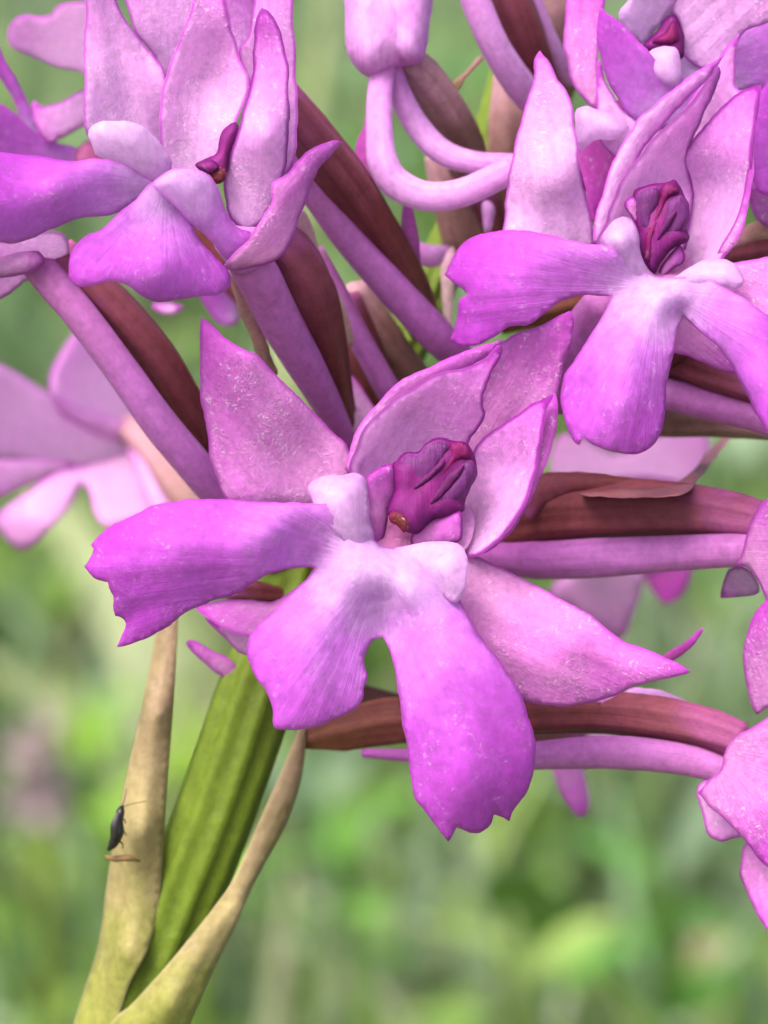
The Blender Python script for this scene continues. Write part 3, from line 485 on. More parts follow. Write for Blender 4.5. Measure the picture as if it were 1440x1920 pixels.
# ---- upper left, further back
F = Flower((90, 270, 6.0), 'bright pink flower with splayed narrow lobes behind the sideways flower')
F.zoff = 3.0
F.petal([(12,62),(20,42),(42,28),(88,32),(105,15),(130,8),(180,14),(190,140),(140,133),(100,124),(60,106),(26,94),(15,78)], [(20,60,5.6),(100,70,5.2),(180,80,5.8)], (220,90), (12,62), 'pale', 'sepal', step=13)
F.petal([(63,186),(80,198),(112,190),(180,165),(200,215),(150,240),(110,262),(92,272),(74,252),(60,214)], [(70,210,5.6),(160,200,6.0)], (190,200), (62,200), 'pale', 'petal', step=13)
F.petal([(-30,30),(-5,70),(8,112),(32,152),(54,195),(80,255),(70,275),(45,250),(25,190),(0,145),(-30,110)], [(0,110,5.0),(60,240,5.8)], (75,270), (-20,40), 'lip', 'petal', step=13)
F.petal([(-40,170),(0,192),(30,215),(75,255),(130,275),(200,298),(160,325),(60,320),(-40,320)], [(0,250,5.0),(150,300,6.4)], (200,300), (-40,230), 'lip', 'lip', tl=240, step=13)
F.ovary([(150,290,6.4),(230,330,7.4),(340,420,9),(480,560,10.5),(640,760,11)], [30,36,38,34,26])
F.petal([(375,540),(440,520),(450,600),(420,610),(395,590)], [(410,560,8.8)], (450,590), (380,540), 'lip', 'petal', step=13)
F.petal([(285,570),(330,568),(345,575),(325,590),(300,588)], [(315,578,7.8)], (340,580), (288,570), 'pale', 'petal', step=8)

# ---- soft flower on the left, behind
F = Flower((245, 815, 17), 'soft pale pink flower out of focus, hanging over the tan stem leaf')
F.zoff = 8.0
F.petal([(92,735),(100,690),(124,642),(150,618),(185,650),(225,720),(262,780),(250,830),(190,820),(120,780)], [(100,720,14.5),(160,700,15.5),(240,800,17)], (250,830), (145,618), 'pale', 'petal', step=16)
F.petal([(-60,670),(0,683),(50,708),(120,752),(200,780),(262,800),(260,850),(190,880),(90,878),(20,860),(-60,850)], [(-40,740,13),(100,800,15),(240,830,17),(-40,840,14)], (260,830), (-60,750), 'pale', 'petal', tl=420, step=16)
F.petal([(-60,872),(20,862),(100,862),(150,872),(100,895),(40,915),(-10,940),(-60,940)], [(-40,900,12),(120,875,15)], (200,870), (-60,900), 'pale', 'petal', step=16)
F.petal([(240,850),(200,862),(160,872),(100,890),(45,925),(0,955),(-12,980),(10,1010),(42,1032),(85,1000),(130,950),(152,905),(168,925),(180,965),(205,985),(250,975),(290,960),(300,920),(280,870)], [(230,860,16.5),(170,885,15),(60,960,12.5),(40,1025,13),(240,950,13.5),(290,950,14)], (220,860), (30,1000), 'pale', 'lip', tl=330, step=16)
F.tube([(250,830,17),(275,880,17.2),(300,940,17.4),(330,1000,17)], [18,20,20,14], 'spur_pale', 'spur')
F.ovary([(240,800,17.2),(285,845,16.5),(330,910,15),(380,980,13),(450,1060,9.5),(520,1120,6.6)], [26,28,30,30,28,22], 'ovary_tan')

# ---- top middle right: spur and ovary of a flower above the frame
F = Flower((960, -60, 6.2), 'lilac spur and brown ovary crossing high up between the bud and the tall pale sepal')
F.tube([(870,-60,5.6),(895,10,5.8),(930,90,6.2),(975,160,7.0),(1020,215,8.2)], [26,28,28,30,26], 'spur_pale', 'spur')
F.ovary([(930,-60,6.6),(962,10,7.0),(990,90,7.8),(1010,170,9.2),(1000,250,10.8)], [34,38,40,38,30], 'ovary')
F.tube([(985,-60,7.2),(1010,20,7.6),(1045,105,8.4),(1070,150,9.6)], [14,14,16,14], 'spur_pale', 'spur')
F.ovary([(1040,-60,8.6),(1050,20,9),(1062,100,9.8),(1030,220,11)], [34,36,34,26], 'ovary_tan')
F.petal([(895,20),(915,40),(940,120),(925,110),(905,70)], [(915,70,6.8)], (930,115), (897,22), 'pale', 'bract')

F = Flower((960, 290, 8.6), 'tan ovaries standing upright along the spike behind the looping spur')
F.ovary([(955,120,9.2),(955,220,9.2),(950,320,9.6),(940,420,10.4)], [26,38,40,34], 'ovary_tan')
F.ovary([(810,290,8.8),(835,350,9),(862,430,9.4),(885,520,10)], [14,32,40,34], 'ovary_tan')
F.ovary([(900,370,9.6),(905,430,9.8),(905,520,10.4)], [32,40,36], 'ovary')
F.pillow([(903,385),(914,375),(926,385),(926,410),(918,440),(908,440)], [(914,405,7.6)], 'spur_pale', 'bract', bulge=.25, w=10, step=6)
F.petal([(826,520),(838,470),(850,460),(856,500),(850,560),(850,620),(862,668),(845,655),(832,600)], [(840,560,8.0)], (850,660), (845,460), 'bract_pale', 'bract')
F.tube([(780,468,8.4),(805,480,8.6),(835,478,9)], [16,22,18], 'spur_pale', 'spur')

# ---- right edge, upper
F = Flower((1460, 330, 4.6), 'deep pink flower pressed against the hood with the dark purple column')
F.petal([(1500,140),(1432,160),(1418,210),(1412,270),(1416,350),(1440,365),(1500,370)], [(1420,260,3.4),(1480,250,3.6)], (1500,300), (1420,180), 'lip', 'petal', tl=110)
F.petal([(1404,345),(1440,320),(1500,310),(1500,445),(1440,425),(1410,400)], [(1420,380,4.2),(1480,380,4.6)], (1500,380), (1404,360), 'sepal', 'sepal')
F.petal([(1375,465),(1405,420),(1500,410),(1500,440),(1420,450)], [(1430,430,4.6)], (1500,430), (1375,465), 'bract_tan', 'bract')
F.ovary([(1500,440,5.2),(1440,455,5.4),(1375,465,6.0),(1290,500,7.4),(1120,560,9.4),(940,600,10.4)], [36,36,34,34,32,26])

# ---- lower ovary and spur of a flower behind the right flower
F = Flower((1490, 760, 3.6), 'dark ovary and violet spur passing below the broad lobes')
F.ovary([(1500,740,3.4),(1420,725,3.8),(1330,697,4.4),(1262,675,5.2),(1150,670,6.6),(960,690,8.6),(780,720,9.4)], [34,36,34,34,34,32,26])
F.tube([(1500,815,3.4),(1430,785,3.8),(1340,762,4.4),(1250,740,5.2),(1150,735,6.4),(1000,745,7.8)], [28,28,30,30,26,18], 'spur', 'spur')
F.ovary([(1480,820,6.0),(1380,795,6.4),(1260,790,7),(1120,800,8)], [10,26,30,24], 'ovary_tan')
F.petal([(1480,790),(1520,760),(1520,900),(1490,860)], [(1500,820,2.8)], (1490,800), (1520,880), 'sepal', 'sepal')

# ---- right edge, middle: maroon ovary
F = Flower((1420, 1010, 3.2), 'pink flower at the end of the thick ridged maroon ovary')
F.ovary([(1440,985,3.2),(1380,970,3.4),(1280,958,3.8),(1150,955,4.4),(1040,962,5.0),(940,985,6.0),(800,1010,7.6),(640,1040,8.2)], [36,44,50,58,60,50,40,28])
F.tube([(1440,1030,2.9),(1370,1032,3.1),(1250,1038,3.5),(1120,1046,4.1),(1000,1050,4.9),(900,1040,6)], [26,32,34,38,36,24], 'spur', 'spur')
F.petal([(990,905),(1020,886),(1120,888),(1220,900),(1290,918),(1220,926),(1120,922),(1040,940),(985,975)], [(1000,940,4.2),(1120,900,4.0),(1280,918,3.8)], (985,960), (1300,920), 'ovary', 'bract', curl=.15)
F.petal([(1085,925),(1150,912),(1240,915),(1290,890),(1335,840),(1378,800),(1382,806),(1345,850),(1308,898),(1280,925),(1180,932)], [(1090,925,3.4),(1190,920,3.2),(1280,905,4.0),(1380,802,15)], (1085,925), (1382,802), 'bract_salmon', 'bract', step=7, curl=.1)
F.petal([(1378,1062,1),(1388,1040),(1400,1000),(1415,962),(1440,932),(1500,915),(1500,1190),(1450,1165),(1430,1110),(1405,1068)], [(1390,1050,2.6),(1450,1000,2.0),(1480,1120,1.8)], (1400,1050), (1520,1050), 'sepal', 'sepal')
F.petal([(1350,1122,1),(1362,1075),(1385,1062),(1405,1072),(1428,1108),(1400,1118)], [(1380,1095,4.2),(1390,1065,3.2)], (1395,1060), (1350,1120), 'pale', 'petal')

# ---- lower right flower
F = Flower((1370, 1400, 2.6), 'magenta flower at the end of the lowest ovary and spur')
F.ovary([(1390,1390,2.8),(1330,1368,3.0),(1240,1348,3.4),(1130,1336,4.0),(1000,1338,4.6),(860,1345,5.2),(730,1352,5.8),(640,1370,6.0),(560,1390,6.0)], [34,38,40,38,38,40,46,40,14])
F.tube([(1370,1450,2.8),(1290,1425,3.0),(1180,1412,3.4),(1080,1412,3.9),(980,1418,4.4),(850,1420,5.0),(680,1412,5.6)], [26,30,32,30,26,18,8], 'spur', 'spur')
F.petal([(1308,1487,1),(1322,1470),(1350,1442),(1360,1405),(1378,1382),(1412,1362),(1500,1335),(1500,1640),(1440,1626),(1400,1582),(1360,1540),(1330,1512)], [(1312,1487,2.0),(1390,1420,1.9),(1420,1500,1.2),(1480,1400,1.0),(1460,1600,1.0)], (1330,1400), (1520,1560), 'sepal', 'sepal', tl=240, grooves=.05)
F.petal([(1306,1480),(1330,1460),(1360,1500),(1400,1560),(1375,1572),(1350,1578),(1326,1566),(1315,1530)], [(1310,1490,2.6),(1370,1560,2.6)], (1360,1480), (1340,1580), 'pale', 'petal')
F.petal([(1405,1580),(1388,1625),(1395,1662),(1417,1712),(1447,1752),(1500,1775),(1500,1600)], [(1400,1620,2.2),(1450,1720,1.4),(1490,1650,1.4)], (1440,1560), (1480,1780), 'sepal', 'petal')
F.petal([(1500,1090),(1432,1130),(1406,1170),(1394,1222),(1398,1272),(1409,1322),(1418,1342,1),(1440,1325),(1500,1285)], [(1400,1230,2.2),(1415,1335,2.4),(1470,1200,1.6)], (1480,1300), (1430,1140), 'sepal', 'petal', grooves=.05)
F.petal([(1225,1245),(1255,1222),(1290,1200),(1312,1178),(1317,1183),(1295,1215),(1262,1240),(1230,1262)], [(1270,1215,3.0),(1230,1255,3.4)], (1228,1255), (1316,1180), 'bract', 'bract', step=7)
F.petal([(1120,1318),(1170,1296),(1200,1288),(1255,1300),(1316,1334),(1260,1336),(1180,1325)], [(1150,1310,3.6),(1310,1332,4.4)], (1120,1318), (1316,1334), 'spur_pale', 'bract')

# ---- soft flowers behind on the right
F = Flower((1160, 1000, 13), 'soft pink flower out of focus behind the maroon ovary')
F.zoff = 11.0
F.petal([(1030,850),(1055,815),(1110,830),(1160,850),(1230,820),(1255,800),(1290,806),(1325,820),(1336,838),(1312,888),(1275,918),(1180,925),(1080,915),(1040,890)], [(1050,860,11),(1180,880,12.5),(1310,830,10.5)], (1160,930), (1320,820), 'pale', 'petal', step=16)
F.petal([(1120,900),(1270,900),(1320,960),(1280,1040),(1180,1090),(1080,1040),(1060,960)], [(1200,980,12.5)], (1190,1000), (1300,960), 'sepal', 'petal', step=18)
F.petal([(1030,1115),(1060,1080),(1130,1060),(1200,1065),(1205,1098),(1192,1140),(1168,1200),(1135,1185),(1070,1140)], [(1050,1110,11.5),(1130,1120,10.6),(1170,1190,11)], (1150,1020), (1165,1195), 'pale', 'lip', step=16)
F.petal([(1205,1050),(1290,1050),(1297,1080),(1285,1108),(1250,1133),(1225,1112)], [(1250,1090,12.5)], (1240,1010), (1250,1133), 'bract', 'petal', step=14)
F.ovary([(1190,1000,13.2),(1080,1010,12.5),(940,1030,11),(780,1060,9),(640,1090,7.6)], [28,34,36,32,24])

F = Flower((1060, 1400, 9), 'narrow pink flower hanging out of focus below the lowest spur')
F.zoff = 7.0
F.petal([(1012,1372),(1030,1352),(1062,1360),(1085,1420),(1102,1480),(1103,1515),(1088,1534),(1062,1505),(1040,1460),(1024,1410)], [(1040,1380,9.5),(1090,1520,9)], (1040,1350), (1088,1534), 'sepal', 'petal', step=13)
F.petal([(1075,1350),(1140,1356),(1230,1372),(1250,1382),(1170,1395),(1090,1385)], [(1150,1372,9.0)], (1075,1362), (1250,1382), 'pale', 'petal', step=13)
F.ovary([(1080,1370,9.2),(980,1365,9),(840,1350,8.4),(700,1320,7.2),(560,1270,6.4)], [26,30,32,32,24])

# ---- left, below the ragged lobe
F = Flower((470, 1150, 6.0), 'small pink flower parts tucked under the ragged lip beside the stem')
F.petal([(366,1134),(400,1128),(440,1124),(520,1126),(575,1090),(590,1110),(540,1150),(490,1190),(440,1184),(400,1166)], [(380,1138,3.4),(460,1150,3.0),(560,1110,4.0)], (580,1100), (366,1134), 'sepal', 'petal', curl=.2)
F.petal([(384,1158),(440,1180),(490,1188),(500,1230),(455,1228),(425,1200)], [(400,1170,3.8),(480,1210,3.6)], (490,1200), (384,1158), 'pale', 'petal')
F.petal([(348,1206),(362,1201),(400,1220),(440,1244),(470,1290),(440,1284),(400,1258),(365,1228)], [(355,1205,5.4),(440,1265,5.6)], (460,1290), (348,1206), 'sepal', 'bract', step=8)
F.ovary([(430,1105,5.4),(470,1112,5.8),(520,1125,6.4),(540,1160,6.8)], [18,24,24,16])

# ---- stem and its two upper leaves
stem_px = [(560,1010,8.2),(545,1090,7.2),(512,1200,6.4),(472,1320,6.0),(410,1500,6.0),(336,1690,6.2),(255,1890,6.6),(135,2160,7.4)]
w = P(*np.array(stem_px).T)
low = [w[-1]+np.array([-.0018,.0,-.006]), np.array([-.0165,.0872,.2505]), np.array([-.024,.0868,.20]), np.array([-.029,.0864,.10]), np.array([-.030,.086,-.004])]
up = P(*np.array([(1060,-260,13),(1000,-60,12),(940,200,11.6),(870,400,11.2),(770,620,10.4),(650,850,9.4)]).T)
spts = np.vstack([up, w, np.array(low)])
rad = np.interp(np.arange(len(spts)), [0, 2, 5, 6, 9, 13, 15, len(spts)-1], np.array([.30, .45, .55, .60, .80, .82, 1.0, 1.5])*.001)
v, f, a = tube_data(spts, rad[::1], ribs=9, amp=.075, twist=.25, n=56, per=8, world=True)
link_mesh('stem', v, f, M['stem'], orchid, ORG, a)
def stem_leaf(pts, ctrl, base, tip, **k):
    v, f, a = petal_data(pts, ctrl, base, tip, **k)
    return link_mesh('leaf', v, f, M['leaf_tan'], orchid, ORG, a)
stem_leaf([(40,2160),(100,2030),(150,1880),(184,1770),(200,1660),(215,1560),(240,1440),(262,1340),(285,1225),(300,1150),(318,1085),(332,1150),(331,1220),(323,1350),(313,1480),(306,1600),(297,1700),(275,1785),(240,1850),(215,1930),(180,2040),(130,2160)],
          [(90,2100,6.4),(185,1780,6.2),(240,1780,5.1),(285,1760,5.2),(215,1560,5.3),(262,1560,4.6),(308,1560,5.2),(262,1340,5.0),(295,1340,4.5),(324,1340,4.9),(318,1100,5.0)], (100,2150), (320,1085), step=11, th=.14, curl=.22, cw=30, wave=.02, jit=.15, grooves=.03)
stem_leaf([(100,2120),(200,1930),(250,1880),(330,1790),(400,1702),(442,1640),(490,1530),(530,1440),(552,1388),(562,1360),(574,1372),(571,1420),(560,1480),(530,1560),(480,1650),(440,1740),(400,1820),(365,1900),(330,1990),(260,2120)],
          [(180,2080,6.2),(260,1880,4.9),(310,1890,4.5),(365,1890,5.0),(420,1680,4.8),(450,1690,4.6),(470,1680,5.1),(520,1460,5.1),(560,1460,5.3),(565,1365,5.5)], (200,2110), (566,1362), step=11, th=.14, curl=.22, cw=30, wave=.02, jit=.15, grooves=.03)

# ------------------------------------------------------------------ small insect and a dry sliver on the leaf
def simple_mat(name, c, rough=.5, spec=.4, noise=.3, scale=3000):
    m, t, N, L = new_mat(name)
    tc = N.new('ShaderNodeTexCoord'); nz = N.new('ShaderNodeTexNoise'); L.new(tc.outputs['Object'], nz.inputs['Vector']); nz.inputs['Scale'].default_value = scale; nz.inputs['Detail'].default_value = 4
    r = ramp(N, [(.3, tuple(x*(1-noise) for x in c)), (.7, tuple(min(1, x*(1+noise)) for x in c))]); L.new(nz.outputs[0], r.inputs[0])
    pb = N.new('ShaderNodeBsdfPrincipled'); L.new(r.outputs[0], pb.inputs['Base Color']); pb.inputs['Roughness'].default_value = rough; pb.inputs['Specular IOR Level'].default_value = spec
    o = N.new('ShaderNodeOutputMaterial'); L.new(pb.outputs[0], o.inputs[0]); return m
black = simple_mat('insect_black', (.012, .010, .010), .35); wing_m = simple_mat('insect_wing', (.02, .018, .016), .4); sliver_m = simple_mat('dry_brown', (.12, .07, .025), .7)
fo = P(214, 1565, 4.3)
fly = bpy.data.objects.new('insect', None); col.objects.link(fly); fly.location = fo; fly.empty_display_size = .001
fly['label'] = 'tiny black insect clinging to the edge of the tan stem leaf'; fly['category'] = 'insect'
def fpart(name, pts, rad, mat, **k):
    v, f, a = tube_data(pts, rad, **k); return link_mesh(name, v, f, mat, fly, fo, a)
fpart('body', [(203,1594,4.35),(212,1582,4.3),(221,1560,4.25),(222,1540,4.25),(226,1522,4.3),(229,1512,4.35)], [3,9,12,9,8,4], black, n=14)
fpart('wing', [(212,1572,4.1),(214,1548,4.05),(222,1524,4.1)], [5,7,4], wing_m, n=12, flat=.3)
for q in ([(228,1514,4.3),(240,1509,4.2),(254,1506,4.2),(274,1502,4.3)], [(229,1513,4.3),(234,1498,4.2),(237,1478,4.25)]): fpart('antenna', q, [1.0,.8,.7,.6], black, n=8)
for q in ([(222,1540,4.3),(232,1536,4.3),(236,1544,4.6)], [(222,1555,4.3),(232,1558,4.3),(236,1566,4.6)], [(216,1574,4.3),(228,1580,4.3),(231,1590,4.7)]): fpart('leg', q, [1.8,1.5,1.2], black, n=8)
v, f, a = tube_data([(198,1606,4.7),(215,1610,4.55),(240,1609,4.45),(262,1614,4.6)], [3,6,6,2.5], n=12)
sv = link_mesh('dry_sliver', v, f, sliver_m, None, P(230,1610,4.5), a); sv['label'] = 'small brown dry sliver stuck to the tan leaf below the black insect'; sv['category'] = 'debris'

# ------------------------------------------------------------------ meadow
def ground_mat():
    m, t, N, L = new_mat('meadow_soil')
    tc = N.new('ShaderNodeTexCoord'); n1 = N.new('ShaderNodeTexNoise'); L.new(tc.outputs['Object'], n1.inputs['Vector']); n1.inputs['Scale'].default_value = 9; n1.inputs['Detail'].default_value = 8
    r = ramp(N, [(.3, (.045, .055, .02)), (.5, (.07, .11, .03)), (.7, (.14, .13, .06))]); L.new(n1.outputs[0], r.inputs[0])
    bp = N.new('ShaderNodeBump'); bp.inputs['Distance'].default_value = .02; L.new(n1.outputs[0], bp.inputs['Height'])
    pb = N.new('ShaderNodeBsdfPrincipled'); L.new(r.outputs[0], pb.inputs['Base Color']); pb.inputs['Roughness'].default_value = .9; L.new(bp.outputs[0], pb.inputs['Normal'])
    o = N.new('ShaderNodeOutputMaterial'); L.new(pb.outputs[0], o.inputs[0]); return m
S = 150
gv, gf = [], []
xs = np.unique(np.r_[np.linspace(-S, S, 13), np.linspace(-6, 6, 61)]); ys = np.unique(np.r_[np.linspace(-S, S, 13), np.linspace(-4, 10, 71)])
for y in ys:
    for x in xs:
        near = math.exp(-((x/6)**2+((y-3)/8)**2)); gv.append((x, y, .012*near*(math.sin(x*5.1)+math.sin(y*4.3+x))*min(1, (abs(x+.03)+abs(y-.086))*2)))
nx = len(xs)
for j in range(len(ys)-1):
    for i in range(nx-1): gf.append([j*nx+i, j*nx+i+1, (j+1)*nx+i+1, (j+1)*nx+i])
g = link_mesh('ground', gv, gf, ground_mat()); g['kind'] = 'structure'

def leaf_mat(name, trans=.35, rough=.45):
    m, t, N, L = new_mat(name)
    at = N.new('ShaderNodeAttribute'); at.attribute_name = 'tint'
    tc = N.new('ShaderNodeTexCoord'); nz = N.new('ShaderNodeTexNoise'); L.new(tc.outputs['Object'], nz.inputs['Vector']); nz.inputs['Scale'].default_value = 60; nz.inputs['Detail'].default_value = 3
    mr = N.new('ShaderNodeMapRange'); L.new(nz.outputs[0], mr.inputs[0]); mr.inputs[1].default_value = .3; mr.inputs[2].default_value = .7; mr.inputs[3].default_value = .75; mr.inputs[4].default_value = 1.2
    c = N.new('ShaderNodeVectorMath'); c.operation = 'SCALE'; L.new(at.outputs['Color'], c.inputs[0]); L.new(mr.outputs[0], c.inputs[3])
    pb = N.new('ShaderNodeBsdfPrincipled'); L.new(c.outputs[0], pb.inputs['Base Color']); pb.inputs['Roughness'].default_value = rough
    tr = N.new('ShaderNodeBsdfTranslucent'); L.new(c.outputs[0], tr.inputs[0])
    mx = N.new('ShaderNodeMixShader'); mx.inputs[0].default_value = trans; L.new(pb.outputs[0], mx.inputs[1]); L.new(tr.outputs[0], mx.inputs[2])
    o = N.new('ShaderNodeOutputMaterial'); L.new(mx.outputs[0], o.inputs[0]); return m
leafm = leaf_mat('meadow_leaf')
TINTS = np.array([(.09,.19,.03),(.14,.26,.04),(.05,.10,.025),(.19,.31,.05),(.18,.27,.16),(.27,.35,.22),(.25,.26,.14),(.09,.20,.07),(.40,.45,.34),(.20,.13,.08)])
TW = np.array([.19,.18,.13,.12,.10,.08,.05,.10,.03,.02])

def blades(base, h, wd, lean, az, tint, seg=4):
    """grass blades as one set of ribbons: arrays of base point, height, width, lean and direction"""
    n = len(base); V = np.zeros((n, (seg+1)*2, 3)); C = np.repeat(tint[:, None, :], (seg+1)*2, 1)
    d = np.c_[np.cos(az), np.sin(az), np.zeros(n)]; tw = az+math.pi/2+rng.uniform(-.6, .6, n); sd = np.c_[np.cos(tw), np.sin(tw), np.zeros(n)]
    for k in range(seg+1):
        t = k/seg; c = base+d*(lean*h*t**1.8)[:, None]; c[:, 2] += h*(t-.25*np.minimum(lean, 1.6)*t**2.2)
        ww = wd*(.75+.6*t-1.33*t**2.4)*.5+.00008
        V[:, 2*k] = c-sd*ww[:, None]; V[:, 2*k+1] = c+sd*ww[:, None]
    f1 = np.array([[2*k, 2*k+1, 2*k+3, 2*k+2] for k in range(seg)])
    Fc = (f1[None]+(np.arange(n)*(seg+1)*2)[:, None, None]).reshape(-1, 4)
    return V.reshape(-1, 3), Fc, C.reshape(-1, 3)

def tinted(name, V, Fc, C, parent=None, origin=(0, 0, 0), mat=None):
    o = link_mesh(name, V, Fc, mat or leafm, parent, np.array(origin))
    a = o.data.attributes.new('tint', 'FLOAT_COLOR', 'POINT'); a.data.foreach_set('color', np.c_[C, np.ones(len(C))].astype(np.float32).ravel()); return o

def scatter(n, r0, r1, half):
    r = np.sqrt(rng.uniform(r0**2, r1**2, n)); a = rng.uniform(-half, half, n)
    return np.c_[r*np.sin(a), r*np.cos(a), np.full(n, -.004)]
def patch_tint(base, n):
    """plants of one kind stand together: the tint follows coarse patches, with distance haze painted in"""
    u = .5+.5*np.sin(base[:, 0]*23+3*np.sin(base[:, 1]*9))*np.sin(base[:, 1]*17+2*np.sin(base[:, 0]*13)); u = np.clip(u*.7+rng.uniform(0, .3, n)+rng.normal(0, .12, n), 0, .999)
    return (lambda c, w: c*(1-w)+np.array([.19, .26, .20])*w)(TINTS[np.searchsorted(np.cumsum(TW/TW.sum()), u).clip(0, len(TINTS)-1)]*rng.uniform(.75, 1.25, n)[:, None], np.clip((np.hypot(base[:, 0], base[:, 1])-1.3)/2.5, 0, .75)[:, None])  # far plants fade to grey-green: haze put into their tint
Vs, Fs, Cs = [], [], []; off = 0
for (n, r0, r1, half, h0, h1, w0, w1) in ((9000, .55, 1.3, .9, .03, .12, .002, .005), (22000, 1.3, 3.2, .65, .05, .20, .0025, .006), (24000, 3.2, 8, .5, .06, .30, .004, .010), (12000, 8, 30, .5, .1, .4, .012, .03), (5000, .15, .6, 3.14, .02, .07, .002, .004)):
    b = scatter(n, r0, r1, half)
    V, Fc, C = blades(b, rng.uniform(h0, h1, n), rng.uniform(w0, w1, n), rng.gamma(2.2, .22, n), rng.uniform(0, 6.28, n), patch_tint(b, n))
    Vs.append(V); Fs.append(Fc+off); Cs.append(C); off += len(V)
mg = tinted('meadow_grass', np.vstack(Vs), np.vstack(Fs), np.vstack(Cs)); mg['kind'] = 'stuff'; mg['label'] = 'dense green meadow grass out of focus behind the orchid'; mg['category'] = 'grass'

# broad herb leaves mixed into the grass
def herb_leaves(n, r0, r1, half, s0, s1, z0, z1):
    b = scatter(n, r0, r1, half); b[:, 2] = rng.uniform(z0, z1, n)
    L = rng.uniform(s0, s1, n); az = rng.uniform(0, 6.28, n); el = rng.uniform(-.3, 1.2, n)
    d = np.c_[np.cos(az)*np.cos(el), np.sin(az)*np.cos(el), np.sin(el)]; sd = np.c_[-np.sin(az), np.cos(az), rng.uniform(-.4, .4, n)]
    prof = [(0, .08), (.25, .8), (.55, 1.0), (.8, .65), (1, .05)]; wv = L*rng.uniform(.18, .34, n)
    V = np.zeros((n, 10, 3))
    for k, (t, w_) in enumerate(prof):
        c = b+d*(L*t)[:, None]; c[:, 2] -= L*.18*t*t
        V[:, 2*k] = c-sd*(wv*w_)[:, None]; V[:, 2*k+1] = c+sd*(wv*w_)[:, None]
    f1 = np.array([[2*k, 2*k+1, 2*k+3, 2*k+2] for k in range(4)])
    Fc = (f1[None]+(np.arange(n)*10)[:, None, None]).reshape(-1, 4)
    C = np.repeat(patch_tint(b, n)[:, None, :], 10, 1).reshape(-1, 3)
    return V.reshape(-1, 3), Fc, C
Vs, Fs, Cs = [], [], []; off = 0
for a_ in ((5000, .6, 1.4, .7, .010, .030, .005, .07), (5000, 1.4, 3.5, .6, .015, .045, .01, .12), (3000, 3.5, 8, .5, .03, .09, .02, .2)):
    V, Fc, C = herb_leaves(*a_); Vs.append(V); Fs.append(Fc+off); Cs.append(C); off += len(V)
hl = tinted('herb_leaves', np.vstack(Vs), np.vstack(Fs), np.vstack(Cs)); hl['kind'] = 'stuff'; hl['label'] = 'broad green herb leaves scattered through the meadow grass'; hl['category'] = 'leaves'

# single plants that still read through the blur
def ray_pt(x, y, dist_mm): return P(x, y, dist_mm-D*1000)
def grass_stalk(px, py, dist, lean_px, wd, tint, label, cat='grass'):
    top = ray_pt(px, py, dist); bot = top.copy(); bot[0] -= lean_px; bot[2] = -.006
    o = bpy.data.objects.new('grass_plant', None); col.objects.link(o); o.location = (bot[0], bot[1], 0); o.empty_display_size = .01
    o['label'] = label; o['category'] = cat
    pts = np.array([bot, bot+(top-bot)*np.array([.25, .3, .35]), bot+(top-bot)*np.array([.6, .65, .7]), top])
    org = np.array([bot[0], bot[1], 0])
    v, f, a = tube_data(pts, [wd*.5, wd*.45, wd*.4, wd*.12], n=8, world=True)
    tinted('stalk', v, f, np.tile(tint, (len(v), 1)), o, org)
    n = 5; b = np.tile(bot, (n, 1)); H = top[2]-bot[2]
    for i in range(n):
        V, Fc, C = blades(b[i:i+1]+rng.uniform(-.004, .004, (1, 3))*[1, 1, 0], np.array([H*rng.uniform(.4, .8)]), np.array([wd*rng.uniform(1.5, 2.5)]), np.array([rng.uniform(.2, .8)]), np.array([rng.uniform(0, 6.28)]), np.array([tint])*rng.uniform(.8, 1.2), seg=7)
        tinted('blade', V, Fc, C, o, org)
    return o
grass_stalk(620, -60, 900, .02, .011, (.34, .40, .20), 'tall pale straw-green grass stalk behind the sideways flower')
grass_stalk(545, 1650, 620, .01, .006, (.34, .38, .22), 'pale grey-green grass stalk rising beside the tan leaf tip')
grass_stalk(700, 1560, 800, -.01, .007, (.30, .38, .20), 'pale green grass stalk standing under the longest lip lobe')

def herb(px, py, dist, n, size, tint, label):
    c = ray_pt(px, py, dist); o = bpy.data.objects.new('herb', None); col.objects.link(o); o.location = (c[0], c[1], 0); o.empty_display_size = .01
    o['label'] = label; o['category'] = 'herb'; org = np.array([c[0], c[1], 0])
    v, f, a = tube_data(np.array([[c[0], c[1], -.006], [c[0]+.003, c[1], c[2]*.5], [c[0], c[1], c[2]]]), [.0016, .0014, .001], n=8, world=True)
    tinted('stem', v, f, np.tile(np.array(tint)*.7, (len(v), 1)), o, org)
    for i in range(n):
        az = i*2.4+.5; el = rng.uniform(-.2, .9); d = np.array([math.cos(az)*math.cos(el), math.sin(az)*math.cos(el), math.sin(el)]); sd = np.array([-math.sin(az), math.cos(az), .2])
        L = size*rng.uniform(.7, 1.2); b = np.array([c[0], c[1], c[2]*(.75+.25*i/n)]); V = []
        for t, w_ in ((0, .06), (.2, .6), (.45, 1), (.7, .8), (.9, .35), (1, .03)):
            p = b+d*L*t-np.array([0, 0, .2*L*t*t]); V += [p-sd*L*.24*w_, p+np.array([0, 0, -.03*L*w_]), p+sd*L*.24*w_]
        Fc = [[3*k+j, 3*k+j+1, 3*k+j+4, 3*k+j+3] for k in range(5) for j in (0, 1)]
        tinted('leaf', np.array(V), Fc, np.tile(np.array(tint)*rng.uniform(.85, 1.15), (len(V), 1)), o, org)
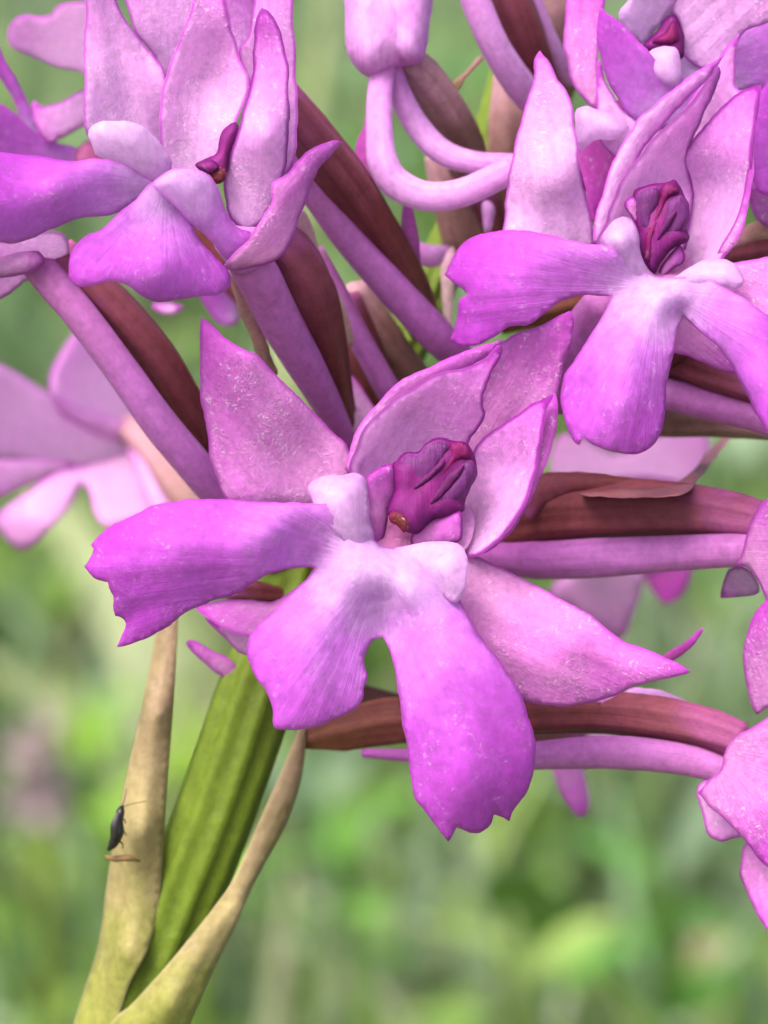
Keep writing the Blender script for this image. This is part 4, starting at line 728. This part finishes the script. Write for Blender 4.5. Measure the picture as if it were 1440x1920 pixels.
herb(330, 1290, 640, 6, .016, (.24, .42, .03), 'bright yellow-green herb sprig behind the top of the tan leaf')
herb(150, 1290, 700, 6, .020, (.20, .38, .04), 'vivid green herb under the ragged lip lobe tip')
herb(960, 1720, 560, 7, .022, (.26, .38, .09), 'light lime-green leafy herb in the grass below the longest lip lobe')
herb(1230, 1600, 640, 7, .022, (.09, .24, .03), 'dark green leafy herb between the two lower right lobes')
herb(640, 1490, 680, 6, .018, (.14, .34, .04), 'mid-green herb right of the tan leaf tip')
herb(820, 100, 900, 6, .024, (.10, .26, .05), 'deep green herb beside the lilac bud')
herb(640, 90, 1000, 6, .026, (.12, .28, .06), 'soft green herb left of the lilac bud')

# a second orchid spike, far behind
def far_orchid(px, py, dist, label):
    c = ray_pt(px, py, dist); o = bpy.data.objects.new('orchid', None); col.objects.link(o); o.location = (c[0], c[1], 0); o.empty_display_size = .01
    o['label'] = label; o['category'] = 'orchid'; org = np.array([c[0], c[1], 0])
    v, f, a = tube_data(np.array([[c[0], c[1], -.006], [c[0]+.002, c[1], c[2]*.5], [c[0], c[1], c[2]+.008]]), [.002, .0018, .001], n=8, world=True)
    tinted('stem', v, f, np.tile((.16, .24, .04), (len(v), 1)), o, org)
    for i in range(9):
        az = i*2.4; zz = c[2]-.008+.016*i/9; rr = .0042*(1-.5*i/9); b = np.array([c[0], c[1], zz]); V, Fc = [], []
        for k in range(5):
            a2 = k*1.2566; d0 = np.array([math.cos(az), math.sin(az), .2]); e1 = np.array([-math.sin(az), math.cos(az), 0]); e2 = np.array([0, 0, 1.0])
            q = b+d0*rr; dr = e1*math.cos(a2)+e2*math.sin(a2); sd = -e1*math.sin(a2)+e2*math.cos(a2); m = len(V)
            V += [q-d0*.003, q+dr*.0022-sd*.0012, q+dr*.0042+d0*.0006, q+dr*.0022+sd*.0012]; Fc.append([m, m+1, m+2, m+3])
        tinted('flower', np.array(V), Fc, np.tile((.40, .28, .34), (len(V), 1)), o, org)
far_orchid(65, 1450, 640, 'pink flower spike far behind in the grass, left of the tan leaf')
